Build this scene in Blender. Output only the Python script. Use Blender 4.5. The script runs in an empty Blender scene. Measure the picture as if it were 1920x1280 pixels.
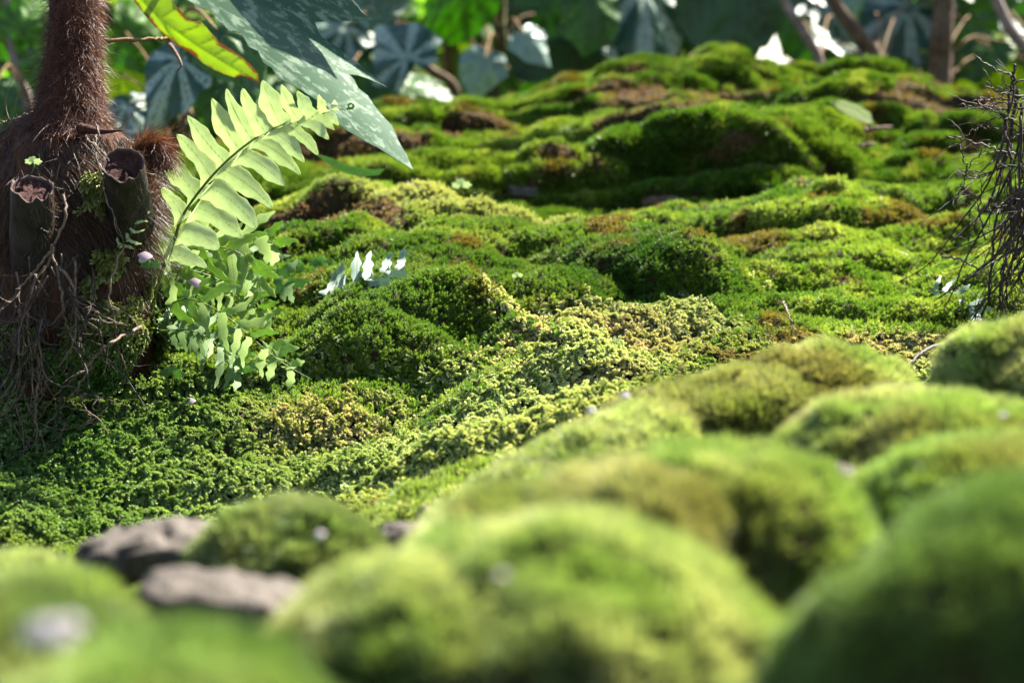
import bpy, math, random
import numpy as np
from mathutils import Vector, Matrix
from mathutils.bvhtree import BVHTree
from mathutils.geometry import delaunay_2d_cdt

random.seed(7)
RNG = np.random.default_rng(7)
S = bpy.context.scene
COL = S.collection

# ------------------------------------------------------------------ camera, world, sun
PITCH = math.radians(5)
CAM = np.array([0.0, 0.0, 0.5])
FWD = np.array([0, math.cos(PITCH), -math.sin(PITCH)])
UPV = np.array([0, math.sin(PITCH), math.cos(PITCH)])
K = (36 / 85 / 2) / 960.0
cam = bpy.data.cameras.new('camera'); co = bpy.data.objects.new('camera', cam); COL.objects.link(co)
co.location = CAM; co.rotation_euler = (math.radians(90) - PITCH, 0, 0)
cam.lens = 85; cam.sensor_width = 36; cam.clip_start = 0.02; cam.clip_end = 500
cam.dof.use_dof = True; cam.dof.focus_distance = 1.95; cam.dof.aperture_fstop = 6.8
cam.dof.aperture_blades = 7
S.camera = co

SUN_DIR = Vector((0.46, 0.40, 0.79)).normalized()      # towards the sun
w = bpy.data.worlds.new('World'); S.world = w; w.use_nodes = True
nt = w.node_tree; bg = nt.nodes['Background']
sky = nt.nodes.new('ShaderNodeTexSky'); sky.sky_type = 'NISHITA'; sky.sun_disc = False
sky.sun_elevation = math.asin(SUN_DIR.z)
sky.sun_rotation = math.atan2(SUN_DIR.x, SUN_DIR.y)
nt.links.new(sky.outputs[0], bg.inputs[0]); bg.inputs[1].default_value = 0.05
sl = bpy.data.lights.new('sun', 'SUN'); so = bpy.data.objects.new('sun', sl); COL.objects.link(so)
sl.energy = 5.0; sl.angle = math.radians(0.6); sl.color = (1.0, 0.95, 0.85)
so.rotation_euler = SUN_DIR.to_track_quat('Z', 'Y').to_euler(); so.location = (1, 1, 3)
S.view_settings.view_transform = 'Standard'; S.view_settings.look = 'None'
S.view_settings.exposure = 3.05; S.view_settings.gamma = 1
S.render.engine = 'CYCLES'
S.cycles.max_bounces = 8; S.cycles.transparent_max_bounces = 4
S.cycles.diffuse_bounces = 3; S.cycles.glossy_bounces = 2; S.cycles.transmission_bounces = 4

def P(px, py, d):
    """point seen at photo pixel (px, py) at distance d (works on arrays)"""
    px = np.asarray(px, float); py = np.asarray(py, float); d = np.asarray(d, float)
    out = CAM + d[..., None] * FWD
    out = out - ((py - 640) * K * d)[..., None] * UPV
    out[..., 0] += (px - 960) * K * d
    return out

def proj(p):
    q = np.asarray(p) - CAM
    d = q @ FWD
    return 960 + q[..., 0] / (d * K), 640 - (q @ UPV) / (d * K), d

# ------------------------------------------------------------------ noise
def _h(ix, iy, iz, seed):
    n = (ix * 374761393 + iy * 668265263 + iz * 2147483647 + seed * 1274126177) & 0xFFFFFFFF
    n = ((n ^ (n >> 13)) * 1274126177) & 0xFFFFFFFF
    n = ((n ^ (n >> 16)) * 2246822519) & 0xFFFFFFFF
    return ((n ^ (n >> 15)) & 0xFFFF) / 65535.0

def vnoise(p, s, seed=0):
    q = np.asarray(p) * s
    i = np.floor(q).astype(np.int64); f = q - i; f = f * f * (3 - 2 * f)
    r = 0
    for a in (0, 1):
        for b in (0, 1):
            for c in (0, 1):
                wgt = (f[..., 0] if a else 1 - f[..., 0]) * (f[..., 1] if b else 1 - f[..., 1]) * (f[..., 2] if c else 1 - f[..., 2])
                r = r + wgt * _h(i[..., 0] + a, i[..., 1] + b, i[..., 2] + c, seed)
    return r

def fbm(p, s, seed=0, o=3):
    r = 0; a = 1; t = 0
    for k in range(o):
        r = r + a * vnoise(p, s * 2 ** k, seed + k * 17); t += a; a *= .5
    return r / t

def pillow(x, y, cell, seed, warp=0.35):
    """cushion shaped cells: 1 at the middle of a cushion, 0 in the creases"""
    p3 = np.stack([x, y, x * 0 + seed], -1)
    x = x / cell + warp * 2 * (vnoise(p3, 1.3 / cell, seed) - .5); y = y / cell + warp * 2 * (vnoise(p3, 1.3 / cell, seed + 5) - .5)
    ix = np.floor(x).astype(np.int64); iy = np.floor(y).astype(np.int64)
    f1 = np.full(x.shape, 9.0); f2 = f1.copy(); hid = np.zeros(x.shape)
    for a in (-1, 0, 1):
        for b in (-1, 0, 1):
            jx = ix + a; jy = iy + b
            dx = jx + .5 + .8 * (_h(jx, jy, jx * 0, seed) - .5) - x
            dy = jy + .5 + .8 * (_h(jx, jy, jx * 0 + 1, seed) - .5) - y
            d = np.sqrt(dx * dx + dy * dy)
            m = d < f1
            f2 = np.where(m, f1, np.minimum(f2, d)); hid = np.where(m, _h(jx, jy, jx * 0 + 2, seed), hid)
            f1 = np.where(m, d, f1)
    e = np.clip((f2 - f1) * 1.6, 0, 1)
    return np.sqrt(1 - (1 - e) ** 2) * (.55 + .45 * hid)

# ------------------------------------------------------------------ tags
def tag(o, label=None, cat=None, group=None, kind=None):
    if label: o['label'] = label
    if cat: o['category'] = cat
    if group: o['group'] = group
    if kind: o['kind'] = kind
    return o

def empty(name, loc, **kw):
    o = bpy.data.objects.new(name, None); COL.objects.link(o); o.location = Vector(loc); o.empty_display_size = .02
    return tag(o, **kw)

def wloc(o):
    v = np.array(o.location)
    while o.parent is not None: o = o.parent; v = v + np.array(o.location)
    return v

def mesh_obj(name, V, F, mat, parent=None, smooth=True, origin=None, attrs=None, **kw):
    V = np.asarray(V, float)
    if parent is not None: origin = wloc(parent)
    elif origin is None: origin = V.mean(0)
    me = bpy.data.meshes.new(name)
    if isinstance(F, np.ndarray):
        n, kk = F.shape
        me.vertices.add(len(V)); me.vertices.foreach_set('co', (V - origin).ravel())
        me.loops.add(n * kk); me.loops.foreach_set('vertex_index', F.ravel().astype(np.int32))
        me.polygons.add(n); me.polygons.foreach_set('loop_start', np.arange(0, n * kk, kk, dtype=np.int32))
        me.update(calc_edges=True)
    else:
        me.from_pydata([tuple(v) for v in (V - origin)], [], F)
    if attrs:
        for k, a in attrs.items():
            a = np.asarray(a, float)
            if a.ndim == 1:
                at = me.attributes.new(k, 'FLOAT', 'POINT'); at.data.foreach_set('value', a)
            else:
                at = me.attributes.new(k, 'FLOAT_VECTOR', 'POINT'); at.data.foreach_set('vector', a.ravel())
    me.materials.append(mat)
    if smooth: me.polygons.foreach_set('use_smooth', np.ones(len(me.polygons), bool))
    o = bpy.data.objects.new(name, me); COL.objects.link(o)
    if parent is not None: o.parent = parent
    else: o.location = Vector(origin)
    return tag(o, **kw)

# ------------------------------------------------------------------ materials
def newmat(name):
    m = bpy.data.materials.new(name); m.use_nodes = True
    t = m.node_tree; t.nodes.clear()
    return m, t, t.nodes, t.links

def mathn(N, L, op, a, b=None, clamp=False):
    n = N.new('ShaderNodeMath'); n.operation = op; n.use_clamp = clamp
    for i, v in enumerate((a, b)):
        if v is None: continue
        if isinstance(v, (int, float)): n.inputs[i].default_value = v
        else: L.new(v, n.inputs[i])
    return n.outputs[0]

def mixc(N, L, fac, a, b, mode='MIX'):
    n = N.new('ShaderNodeMix'); n.data_type = 'RGBA'; n.blend_type = mode
    if isinstance(fac, (int, float)): n.inputs[0].default_value = fac
    else: L.new(fac, n.inputs[0])
    for i, v in ((6, a), (7, b)):
        if isinstance(v, tuple): n.inputs[i].default_value = (*v, 1)
        else: L.new(v, n.inputs[i])
    return n.outputs[2]

def ramp(N, L, fac, stops):
    n = N.new('ShaderNodeValToRGB'); e = n.color_ramp.elements
    while len(e) < len(stops): e.new(.5)
    for i, (p, c) in enumerate(stops):
        e[i].position = p; e[i].color = (*c, 1) if isinstance(c, tuple) else (c, c, c, 1)
    L.new(fac, n.inputs[0]); return n.outputs[0]

def noise(N, L, scale, detail=3, rough=.55, vec=None):
    n = N.new('ShaderNodeTexNoise'); n.inputs['Scale'].default_value = scale
    n.inputs['Detail'].default_value = detail; n.inputs['Roughness'].default_value = rough
    if vec is not None: L.new(vec, n.inputs['Vector'])
    return n.outputs[0]

def attr(N, name, typ='GEOMETRY'):
    n = N.new('ShaderNodeAttribute'); n.attribute_name = name; n.attribute_type = typ; return n

def leafy(N, L, colour, trans=.4, rough=.45, spec=.3, tcol=None, bump=None):
    b = N.new('ShaderNodeBsdfPrincipled'); b.inputs['Roughness'].default_value = rough
    b.inputs['Specular IOR Level'].default_value = spec
    L.new(colour, b.inputs['Base Color'])
    if bump is not None: L.new(bump, b.inputs['Normal'])
    tr = N.new('ShaderNodeBsdfTranslucent')
    if tcol is None: tcol = mixc(N, L, 1.0, colour, (1.25, 1.2, .55), 'MULTIPLY')
    L.new(tcol, tr.inputs[0])
    mx = N.new('ShaderNodeMixShader'); mx.inputs[0].default_value = trans
    L.new(b.outputs[0], mx.inputs[1]); L.new(tr.outputs[0], mx.inputs[2])
    out = N.new('ShaderNodeOutputMaterial'); L.new(mx.outputs[0], out.inputs[0])
    return b

def bumpn(N, L, h, strength=.5, dist=.002):
    n = N.new('ShaderNodeBump'); n.inputs['Strength'].default_value = strength; n.inputs['Distance'].default_value = dist
    L.new(h, n.inputs['Height']); return n.outputs[0]

def objco(N):
    return N.new('ShaderNodeTexCoord').outputs['Object']

def mat_moss_shoot(name, trans=.42):
    m, t, N, L = newmat(name)
    c = attr(N, 'col', 'INSTANCER').outputs['Vector']; tip = attr(N, 'tip').outputs['Fac']
    grown = mixc(N, L, 1.0, c, (.62, .72, .6), 'MULTIPLY')
    fresh = mixc(N, L, 1.0, c, (1.3, 1.2, 1.25), 'MULTIPLY')
    leafy(N, L, mixc(N, L, tip, grown, fresh), trans, .5, .25)
    return m

def mat_soil():
    m, t, N, L = newmat('mossy_soil')
    v = objco(N)
    a = noise(N, L, 9, 4, .6, v); b = noise(N, L, 60, 5, .7, v); g = noise(N, L, 260, 3, .7, v)
    c = ramp(N, L, a, [(.3, (.010, .013, .004)), (.5, (.024, .020, .008)), (.7, (.050, .030, .015))])
    c = mixc(N, L, mathn(N, L, 'MULTIPLY', b, .6), c, (.070, .046, .026)); c = mixc(N, L, mathn(N, L, 'MULTIPLY', g, .5), c, (.016, .012, .006))
    bs = N.new('ShaderNodeBsdfPrincipled'); bs.inputs['Roughness'].default_value = .95; bs.inputs['Specular IOR Level'].default_value = .04
    L.new(c, bs.inputs['Base Color'])
    L.new(bumpn(N, L, mathn(N, L, 'ADD', b, mathn(N, L, 'MULTIPLY', g, .4)), .9, .006), bs.inputs['Normal'])
    o = N.new('ShaderNodeOutputMaterial'); L.new(bs.outputs[0], o.inputs[0]); return m

TONE = .6
def tone(c): return tuple(x * TONE for x in c)
def mat_rough(name, c1, c2, scale=60, bump=.004, rough=.85, stretch=None):
    c1, c2 = tone(c1), tone(c2)
    m, t, N, L = newmat(name)
    v = objco(N)
    if stretch:
        mp = N.new('ShaderNodeMapping'); mp.inputs['Scale'].default_value = stretch; L.new(v, mp.inputs[0]); v = mp.outputs[0]
    a = noise(N, L, scale, 5, .65, v); b = noise(N, L, scale * 5, 3, .6, v)
    f = mathn(N, L, 'ADD', mathn(N, L, 'MULTIPLY', a, .7), mathn(N, L, 'MULTIPLY', b, .3))
    c = ramp(N, L, f, [(.35, c1), (.65, c2)])
    bs = N.new('ShaderNodeBsdfPrincipled'); bs.inputs['Roughness'].default_value = rough; bs.inputs['Specular IOR Level'].default_value = .14
    L.new(c, bs.inputs['Base Color']); L.new(bumpn(N, L, f, .9, bump), bs.inputs['Normal'])
    o = N.new('ShaderNodeOutputMaterial'); L.new(bs.outputs[0], o.inputs[0]); return m

def mat_leaf(name, base, vein, trans=.45, rough=.42, silver=None, amount=0.0, veinw=.02, edge=None, spec=.4, sc=9, tint=None, bands=None, bmp=.35):
    """leaf: vd = distance to the nearest vein, ed = distance to the rim, luv = leaf coordinates"""
    base, vein = tone(base), tone(vein); silver, edge, bands = [tone(q) if q else q for q in (silver, edge, bands)]
    m, t, N, L = newmat(name)
    vd = attr(N, 'vd').outputs['Fac']; luv = attr(N, 'luv').outputs['Vector']
    n1 = noise(N, L, sc, 4, .6, luv)
    c = mixc(N, L, n1, tuple(x * .75 for x in base), tuple(min(1, x * 1.3) for x in base))
    if silver:
        n2 = noise(N, L, sc * 2.2, 4, .65, luv)
        f = mathn(N, L, 'ADD', mathn(N, L, 'MULTIPLY', n2, 1.0), mathn(N, L, 'MULTIPLY', vd, amount))
        c = mixc(N, L, ramp(N, L, f, [(.52, 0.), (.60, 1.)]), c, silver)
    if bands:
        mv = mathn(N, L, 'ADD', attr(N, 'mv').outputs['Fac'], mathn(N, L, 'MULTIPLY', mathn(N, L, 'SUBTRACT', noise(N, L, 6, 4, .6, luv), .5), .16))
        c = mixc(N, L, ramp(N, L, mv, [(.08, 1.), (.17, .0)]), c, bands)
    vf = ramp(N, L, vd, [(0, 1.), (veinw, .0)])
    c = mixc(N, L, vf, c, vein)
    if edge:
        ed = attr(N, 'ed').outputs['Fac']
        e2 = mathn(N, L, 'ADD', ed, mathn(N, L, 'MULTIPLY', mathn(N, L, 'SUBTRACT', noise(N, L, sc * 1.4, 4, .6, luv), .5), .10))
        c = mixc(N, L, ramp(N, L, e2, [(0.0, 1.), (.02, .0)]), c, edge)
    hgt = mathn(N, L, 'ADD', mathn(N, L, 'MULTIPLY', vf, -.6), noise(N, L, sc * 12, 3, .5, luv))
    leafy(N, L, c, trans, rough, spec, bump=bumpn(N, L, hgt, bmp, .001), tcol=mixc(N, L, 1.0, c, tint, 'MULTIPLY') if tint else None)
    return m

def flat_leaf(name, c, trans=.45, rough=.45):
    c = tone(c)
    m, t, N, L = newmat(name)
    n1 = noise(N, L, 14, 3, .6, objco(N))
    leafy(N, L, mixc(N, L, n1, tuple(x * .55 for x in c), tuple(min(1, x * 1.45) for x in c)), trans, rough)
    return m

M = {}
M['shoot'] = mat_moss_shoot('moss_shoot', .30)
M['soil'] = mat_soil()
M['rock'] = mat_rough('grey_stone', (.033, .027, .021), (.135, .112, .092), 45, .006)
M['bark'] = mat_rough('brown_bark', (.05, .03, .018), (.20, .13, .085), 50, .003)
M['bark_grey'] = mat_rough('greybrown_stem', (.12, .085, .07), (.36, .27, .24), 40, .003)
M['stem_dark'] = mat_rough('olive_stem', (.035, .045, .012), (.12, .11, .035), 40, .003)
M['stem_red'] = mat_rough('red_petiole', (.09, .05, .02), (.24, .15, .07), 60, .002)
M['fibre'] = mat_rough('matted_fibre', (.018, .009, .006), (.12, .055, .03), 90, .006, .9, (1, 1, .25))
M['root'] = mat_rough('dry_root', (.045, .028, .02), (.26, .18, .13), 120, .001, .7)
M['root_dark'] = mat_rough('dark_root', (.014, .009, .008), (.065, .043, .036), 120, .001, .6)
M['stump'] = mat_rough('cut_petiole', (.010, .009, .010), (.055, .044, .042), 70, .003, .6, (1, 1, .3))
M['stump_in'] = mat_rough('petiole_pith', (.02, .008, .007), (.09, .04, .032), 180, .004, .9)
M['rim'] = mat_rough('petiole_rim', (.03, .02, .018), (.15, .10, .09), 160, .002)
M['trunk'] = mat_rough('hairy_trunk_skin', (.02, .008, .006), (.09, .035, .022), 110, .004, .9, (1, 1, .3))
def mat_hair(name, a, b):
    a, b = tone(a), tone(b)
    m, t, N, L = newmat(name)
    r = attr(N, 'rnd').outputs['Fac']
    leafy(N, L, mixc(N, L, r, a, b), .25, .5, .35, tcol=None); return m
M['hair'] = mat_hair('red_hair', (.028, .008, .005), (.24, .085, .045))
M['hair_pith'] = mat_hair('pith_hair', (.025, .009, .007), (.14, .06, .048))
M['hair_tan'] = mat_hair('tan_hair', (.014, .007, .005), (.15, .09, .055))
M['fern'] = mat_leaf('fern_leaf', (.80, .92, .52), (.30, .44, .10), .60, .5, tint=(1.0, 1.0, 1.0), spec=.12, veinw=.014, sc=5)
M['fern_low'] = mat_leaf('lime_fern_leaf', (.42, .60, .15), (.22, .34, .08), .6, .6, tint=(1.0, 1.05, .8), veinw=.014, sc=5, spec=.15)
M['fern_blue'] = mat_leaf('pale_fern_leaf', (.36, .50, .38), (.2, .32, .22), .4, .5, veinw=.03, sc=5)
M['fern_mid'] = mat_leaf('green_fern_leaf', (.26, .44, .12), (.20, .32, .10), .6, .5, tint=(1.0, 1.05, .9), veinw=.014, sc=5)
M['rachis'] = mat_rough('fern_stalk', (.07, .10, .02), (.15, .22, .05), 80, .001, .5)
M['rachis_dark'] = mat_rough('dark_fern_stalk', (.03, .02, .015), (.10, .07, .045), 80, .001, .5)
M['b_dark'] = mat_leaf('silver_marked_leaf', (.030, .090, .030), (.14, .22, .12), .12, .5, silver=(.21, .29, .18), amount=.10, veinw=.010, spec=.4, sc=5, bmp=.12)
M['b_green'] = mat_leaf('bright_green_leaf', (.15, .36, .025), (.05, .12, .02), .6, .45, veinw=.03, sc=4)
M['b_mid'] = mat_leaf('mid_green_leaf', (.08, .20, .03), (.03, .08, .02), .45, .45, veinw=.03, sc=4)
M['b_deep'] = mat_leaf('deep_green_leaf', (.03, .10, .02), (.015, .04, .015), .2, .5, veinw=.03, sc=4)
M['b_yellow'] = mat_leaf('yellow_green_leaf', (.30, .42, .04), (.16, .26, .03), .6, .45, veinw=.03, sc=4)
M['b_edge'] = mat_leaf('brown_edged_leaf', (.46, .62, .10), (.26, .40, .06), .65, .45, veinw=.016, edge=(.35, .17, .09), sc=5)
M['b_silver'] = mat_leaf('silver_leaf', (.018, .07, .032), (.05, .10, .07), .12, .36, veinw=.02, spec=.3, sc=4, bands=(.33, .42, .33))
M['b_pale'] = mat_leaf('pale_green_leaf', (.30, .42, .34), (.18, .30, .22), .3, .4, veinw=.03, sc=4)
M['petal'] = flat_leaf('petal', (.75, .66, .66), .3)
M['petal_pink'] = flat_leaf('petal_pink', (.5, .38, .42), .3)
M['dead'] = flat_leaf('dead_leaf', (.30, .13, .05), .3)

# ------------------------------------------------------------------ terrain
CTRL = [
 # foreground floor between the mounds
 (-300,1800,.60),(480,1800,.60),(960,1800,.60),(1440,1800,.60),(2100,1800,.6),
 (0,1460,.85),(400,1460,.85),(800,1450,.85),(1150,1450,.85),(1500,1430,.85),(1850,1400,.85),
 (-200,1220,1.15),(0,1210,1.15),(330,1200,1.15),(600,1200,1.15),(800,1160,1.15),(1000,1120,1.15),(1350,1060,1.15),(1600,1060,1.15),(1850,1030,1.15),
 (0,1120,1.4),(300,1100,1.4),(550,1080,1.4),(850,1010,1.4),(1050,940,1.4),(1300,870,1.42),(1550,850,1.42),(1800,860,1.42),(2100,820,1.42),
 # feathery slope in focus
 (-200,1080,1.6),(0,1050,1.68),(200,1020,1.68),(420,985,1.66),(620,945,1.62),(800,880,1.64),(930,840,1.66),
 (1150,780,1.68),(1400,730,1.72),(1750,740,1.7),
 (0,930,1.80),(300,900,1.82),(560,890,1.80),(860,800,1.84),(1140,738,1.86),
 (0,780,1.92),(300,770,1.94),(600,740,1.93),(850,720,1.92),(1000,670,1.98),
 (1300,690,1.93),(1500,670,1.95),(1720,690,1.92),(1950,680,1.9),
 (0,640,2.08),(300,630,2.08),(520,640,2.03),(650,580,2.06),(760,560,2.10),(860,590,2.08),(1000,610,2.07),(1150,640,2.03),
 (1150,580,2.13),(1400,610,2.08),(1600,600,2.08),(1760,600,2.10),(1950,590,2.12),
 (300,520,2.25),(450,540,2.17),(600,520,2.25),(850,500,2.22),(1050,500,2.22),(1220,520,2.22),(1350,570,2.18),(1500,530,2.26),(1750,500,2.3),(1950,480,2.35),
 # crest of the middle rock, then the cleft
 (350,450,2.4),(500,430,2.42),(620,365,2.48),(720,355,2.5),(860,385,2.48),(1000,395,2.46),(1090,405,2.45),(1160,440,2.44),(1250,470,2.45),(1400,440,2.5),(1600,405,2.52),(1800,420,2.5),
 (520,420,2.7),(700,400,2.72),(880,425,2.72),(1060,440,2.72),(1220,410,2.7),(1370,400,2.72),(1500,370,2.72),(1650,345,2.74),(1850,350,2.74),
 # back hump
 (550,350,2.85),(750,330,2.88),(950,340,2.86),(1100,330,2.86),(1200,310,2.9),(1350,300,2.88),(1550,275,2.95),(1800,265,2.98),
 (600,270,3.05),(800,245,3.08),(1000,225,3.1),(1200,225,3.12),(1400,200,3.15),(1600,190,3.15),(1850,190,3.2),
 (0,330,3.2),(300,270,3.2),(500,235,3.25),(640,205,3.3),(760,180,3.36),(900,165,3.42),(1010,160,3.46),(1130,145,3.5),(1230,130,3.5),(1350,104,3.5),(1430,140,3.46),(1560,160,3.44),(1680,160,3.44),(1800,190,3.45),(2000,200,3.5),
 (0,420,4.4),(500,400,4.4),(1000,350,4.5),(1500,300,4.5),(2000,330,4.5),(0,500,6),(1000,480,6),(2000,480,6),
]
cp = np.array([P(*c) for c in CTRL])
def rbf_fit(xy, z, smooth=1e-4):
    n = len(xy); D = np.linalg.norm(xy[:, None] - xy[None], axis=-1)
    A = np.zeros((n + 3, n + 3)); A[:n, :n] = D + np.eye(n) * -smooth * 20; A[:n, n] = 1; A[:n, n + 1:] = xy; A[n:, :n] = A[:n, n:].T
    return np.linalg.solve(A, np.r_[z, 0, 0, 0])
RW = rbf_fit(cp[:, :2], cp[:, 2])
def base_h(x, y):
    sh = x.shape; q = np.stack([x.ravel(), y.ravel()], 1); out = np.empty(len(q))
    for i in range(0, len(q), 20000):
        qq = q[i:i + 20000]
        D = np.sqrt(((qq[:, None] - cp[None, :, :2]) ** 2).sum(-1) + 1e-4)
        out[i:i + 20000] = D @ RW[:-3] + RW[-3] + qq @ RW[-2:]
    return out.reshape(sh)

NU, NV = 520, 1000
u = np.linspace(-1, 1, NU); v = np.linspace(0, 1, NV)
U, Vv = np.meshgrid(u, v)
GY = .30 + 5.4 * Vv ** 1.25
GX = U * (.30 * GY + .30)
GZ = base_h(GX, GY)
G = np.stack([GX, GY, GZ], -1)
def grid_normals(G):
    du = np.gradient(G, axis=1); dv = np.gradient(G, axis=0)
    n = np.cross(du, dv); return n / np.linalg.norm(n, axis=-1, keepdims=True)
Nn = grid_normals(G)
gpx, gpy, gd = proj(G)
def sstep(a, b, x):
    t = np.clip((x - a) / (b - a), 0, 1); return t * t * (3 - 2 * t)
def blob(px, py, cx, cy, rx, ry):
    return np.exp(-(((px - cx) / rx) ** 2 + ((py - cy) / ry) ** 2))
# named places in world coordinates, so the pattern stays on the ground
def wblob(Q, cx, cy, d, rx, ry):
    """soft spot round the ground point seen at (cx, cy), radii in metres"""
    c = P(cx, cy, d)
    return np.exp(-(((Q[..., 0] - c[0]) / rx) ** 2 + ((Q[..., 1] - c[1]) / ry) ** 2 + ((Q[..., 2] - c[2]) / max(rx, ry)) ** 2))
back = sstep(2.05, 2.6, gd)
s2 = GY + .8 * GZ                                     # along-slope coordinate
s2 = s2 + .12 * (fbm(G, 3.2, 61, 2) - .5) + .10 * GX * (vnoise(G, 1.5, 62) - .5)
big = pillow(GX * .38, s2, .13, 3, .5); mid = pillow(GX * .7, s2 * 1.1, .052, 11); fine = pillow(GX, s2 * 1.2, .018, 23)
lump = fbm(G, 7, 31, 3) - .5
disp = (.036 + .044 * back) * (big - .75) + (.014 + .016 * back) * (mid - .6) * .75 + .006 * (fine - .5) + (.05 + .05 * back) * lump
near = 1 - sstep(1.2, 1.6, gd); disp = disp * (1 - .5 * near)
dome = wblob(G, 740, 600, 2.06, .060, .075); disp += .040 * dome
def wridge(Q, pts, wid):
    """1 along a crest line on the ground, falling off sideways"""
    w3 = [P(*q) for q in pts]; r = np.full(Q.shape[:2], 9.)
    for a, b in zip(w3[:-1], w3[1:]):
        ab = b - a; t = np.clip(((Q - a) @ ab) / (ab @ ab), 0, 1); r = np.minimum(r, np.linalg.norm(Q - (a + t[..., None] * ab), axis=-1))
    return np.exp(-np.abs(r / wid) ** 1.5)
disp += .030 * wridge(G, [(640, 372, 2.47), (860, 392, 2.47), (1080, 405, 2.45), (1160, 455, 2.40), (1240, 515, 2.30), (1320, 560, 2.2)], .035)
disp += .034 * wridge(G, [(850, 592, 2.09), (960, 635, 2.05), (1050, 690, 1.97), (1130, 735, 1.9)], .030)
disp += -.030 * wridge(G, [(880, 540, 2.16), (1000, 600, 2.1), (1120, 665, 2.02), (1200, 700, 1.96)], .022)
disp += .050 * wridge(G, [(1170, 300, 2.95), (1300, 290, 2.93), (1440, 300, 2.9), (1560, 280, 2.95)], .055)
disp += .040 * wridge(G, [(620, 290, 3.0), (800, 300, 2.95), (1000, 320, 2.9), (1120, 345, 2.86)], .045)
disp += -.060 * wridge(G, [(1150, 392, 2.74), (1260, 380, 2.74), (1400, 388, 2.72)], .040)
disp += .045 * wridge(G, [(1230, 100, 3.5), (1350, 90, 3.5), (1450, 105, 3.47)], .09)
disp += -.055 * wridge(G, [(560, 190, 3.4), (760, 175, 3.4), (900, 165, 3.42), (990, 150, 3.44)], .12)
disp += .035 * wridge(G, [(1480, 375, 2.66), (1640, 400, 2.56), (1800, 415, 2.52)], .035)
disp += -.030 * wridge(G, [(560, 410, 2.62), (700, 385, 2.68), (1060, 425, 2.68)], .035)
dome2 = wblob(G, 1000, 560, 2.1, .05, .06) * .012 + wblob(G, 700, 370, 2.46, .06, .08) * .02 + wblob(G, 1350, 300, 2.9, .12, .08) * .03
disp += dome2
dirn = Nn + np.array([0, -.8, -.05]) * back[..., None]; dirn /= np.linalg.norm(dirn, axis=-1, keepdims=True)
G = G + dirn * disp[..., None]
Nn = grid_normals(G)
idx = np.arange(NU * NV).reshape(NV, NU)
FQ = np.stack([idx[:-1, :-1], idx[:-1, 1:], idx[1:, 1:], idx[1:, :-1]], -1).reshape(-1, 4)
terrain = mesh_obj('ground', G.reshape(-1, 3), FQ, M['soil'], origin=np.zeros(3), kind='structure',
                   label='brown soil and rock of the mossy bank', cat='ground')
far = np.array([[-60, -20, -.75], [60, -20, -.75], [60, 120, -.75], [-60, 120, -.75]])
mesh_obj('forest_floor', far, np.array([[0, 1, 2, 3]]), M['soil'], origin=np.zeros(3), kind='structure', label='dark forest floor round the mossy bank', cat='ground')
Gc = G[::2, ::2]; a_, b_ = Gc.shape[:2]; ic = np.arange(a_ * b_).reshape(a_, b_)
BV = BVHTree.FromPolygons([tuple(p) for p in Gc.reshape(-1, 3)], np.stack([ic[:-1, :-1], ic[:-1, 1:], ic[1:, 1:], ic[1:, :-1]], -1).reshape(-1, 4).tolist())
def ground_at(px, py):
    p = P(px, py, 1.0) - CAM
    h = BV.ray_cast(Vector(CAM), Vector(p).normalized())
    return (np.array(h[0]), np.array(h[1])) if h[0] is not None else (P(px, py, 2.5), np.array([0, 0, 1.]))
def ground_z(x, y):
    h = BV.ray_cast(Vector((x, y, 5)), Vector((0, 0, -1)))
    return h[0].z if h[0] is not None else -.75

# ------------------------------------------------------------------ moss shoots (instanced sources)
def blade(V, F, T, base, d, side, ln, wd, tip0=0., tip1=1., bend=0.):
    i = len(V); up = np.cross(side, d)
    m = base + d * ln * .5 + up * bend * ln * .3; e = base + d * ln + up * bend * ln
    V += [base, m + side * wd, e, m - side * wd]; T += [tip0, (tip0 + tip1) / 2, tip1, (tip0 + tip1) / 2]
    F += [(i, i + 1, i + 2), (i, i + 2, i + 3)]

def nrm(a): return a / (np.linalg.norm(a) + 1e-9)
def src_obj(name, V, F, T):
    me = bpy.data.meshes.new(name); me.from_pydata([tuple(x) for x in V], [], F)
    at = me.attributes.new('tip', 'FLOAT', 'POINT'); at.data.foreach_set('value', np.array(T, float))
    me.materials.append(M['shoot'])
    return bpy.data.objects.new(name, me)

def src_feather(seed):
    r = random.Random(seed); V, F, T = [], [], []
    def shoot(p0, d0, curl, ln, n, lw):
        p = p0.copy(); d = d0.copy()
        for k in range(n):
            t = k / (n - 1); s = 1 - .45 * t if t < .85 else .75
            side0 = nrm(np.cross(d, [.3, .9, .2])); up0 = np.cross(side0, d)
            for j in range(3):
                a = j * 2.09 + k * 1.1
                sd = side0 * math.cos(a) + up0 * math.sin(a)
                o = nrm(d * .95 + sd * (.72 - .35 * t)); blade(V, F, T, p, o, nrm(np.cross(o, sd + d * .3)), lw * 2.1 * s, lw * .75 * s, t * .7, t, -.15)
            p = p + d * ln / n; d = nrm(d + curl * (1.0 / n))
    shoot(np.zeros(3), np.array([0, 0, 1.]), np.array([1.1, r.uniform(-.3, .3), -.25]), 1, 13, .165)
    for q in range(3):
        h = .15 + .22 * q; sg = 1 if q % 2 else -1
        shoot(np.array([h * .3, 0, h]), nrm(np.array([.25, sg * .65, 1.])), np.array([.9, 0, -.3]), .5, 6, .12)
    return src_obj('feather_moss_shoot', V, F, T)

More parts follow.
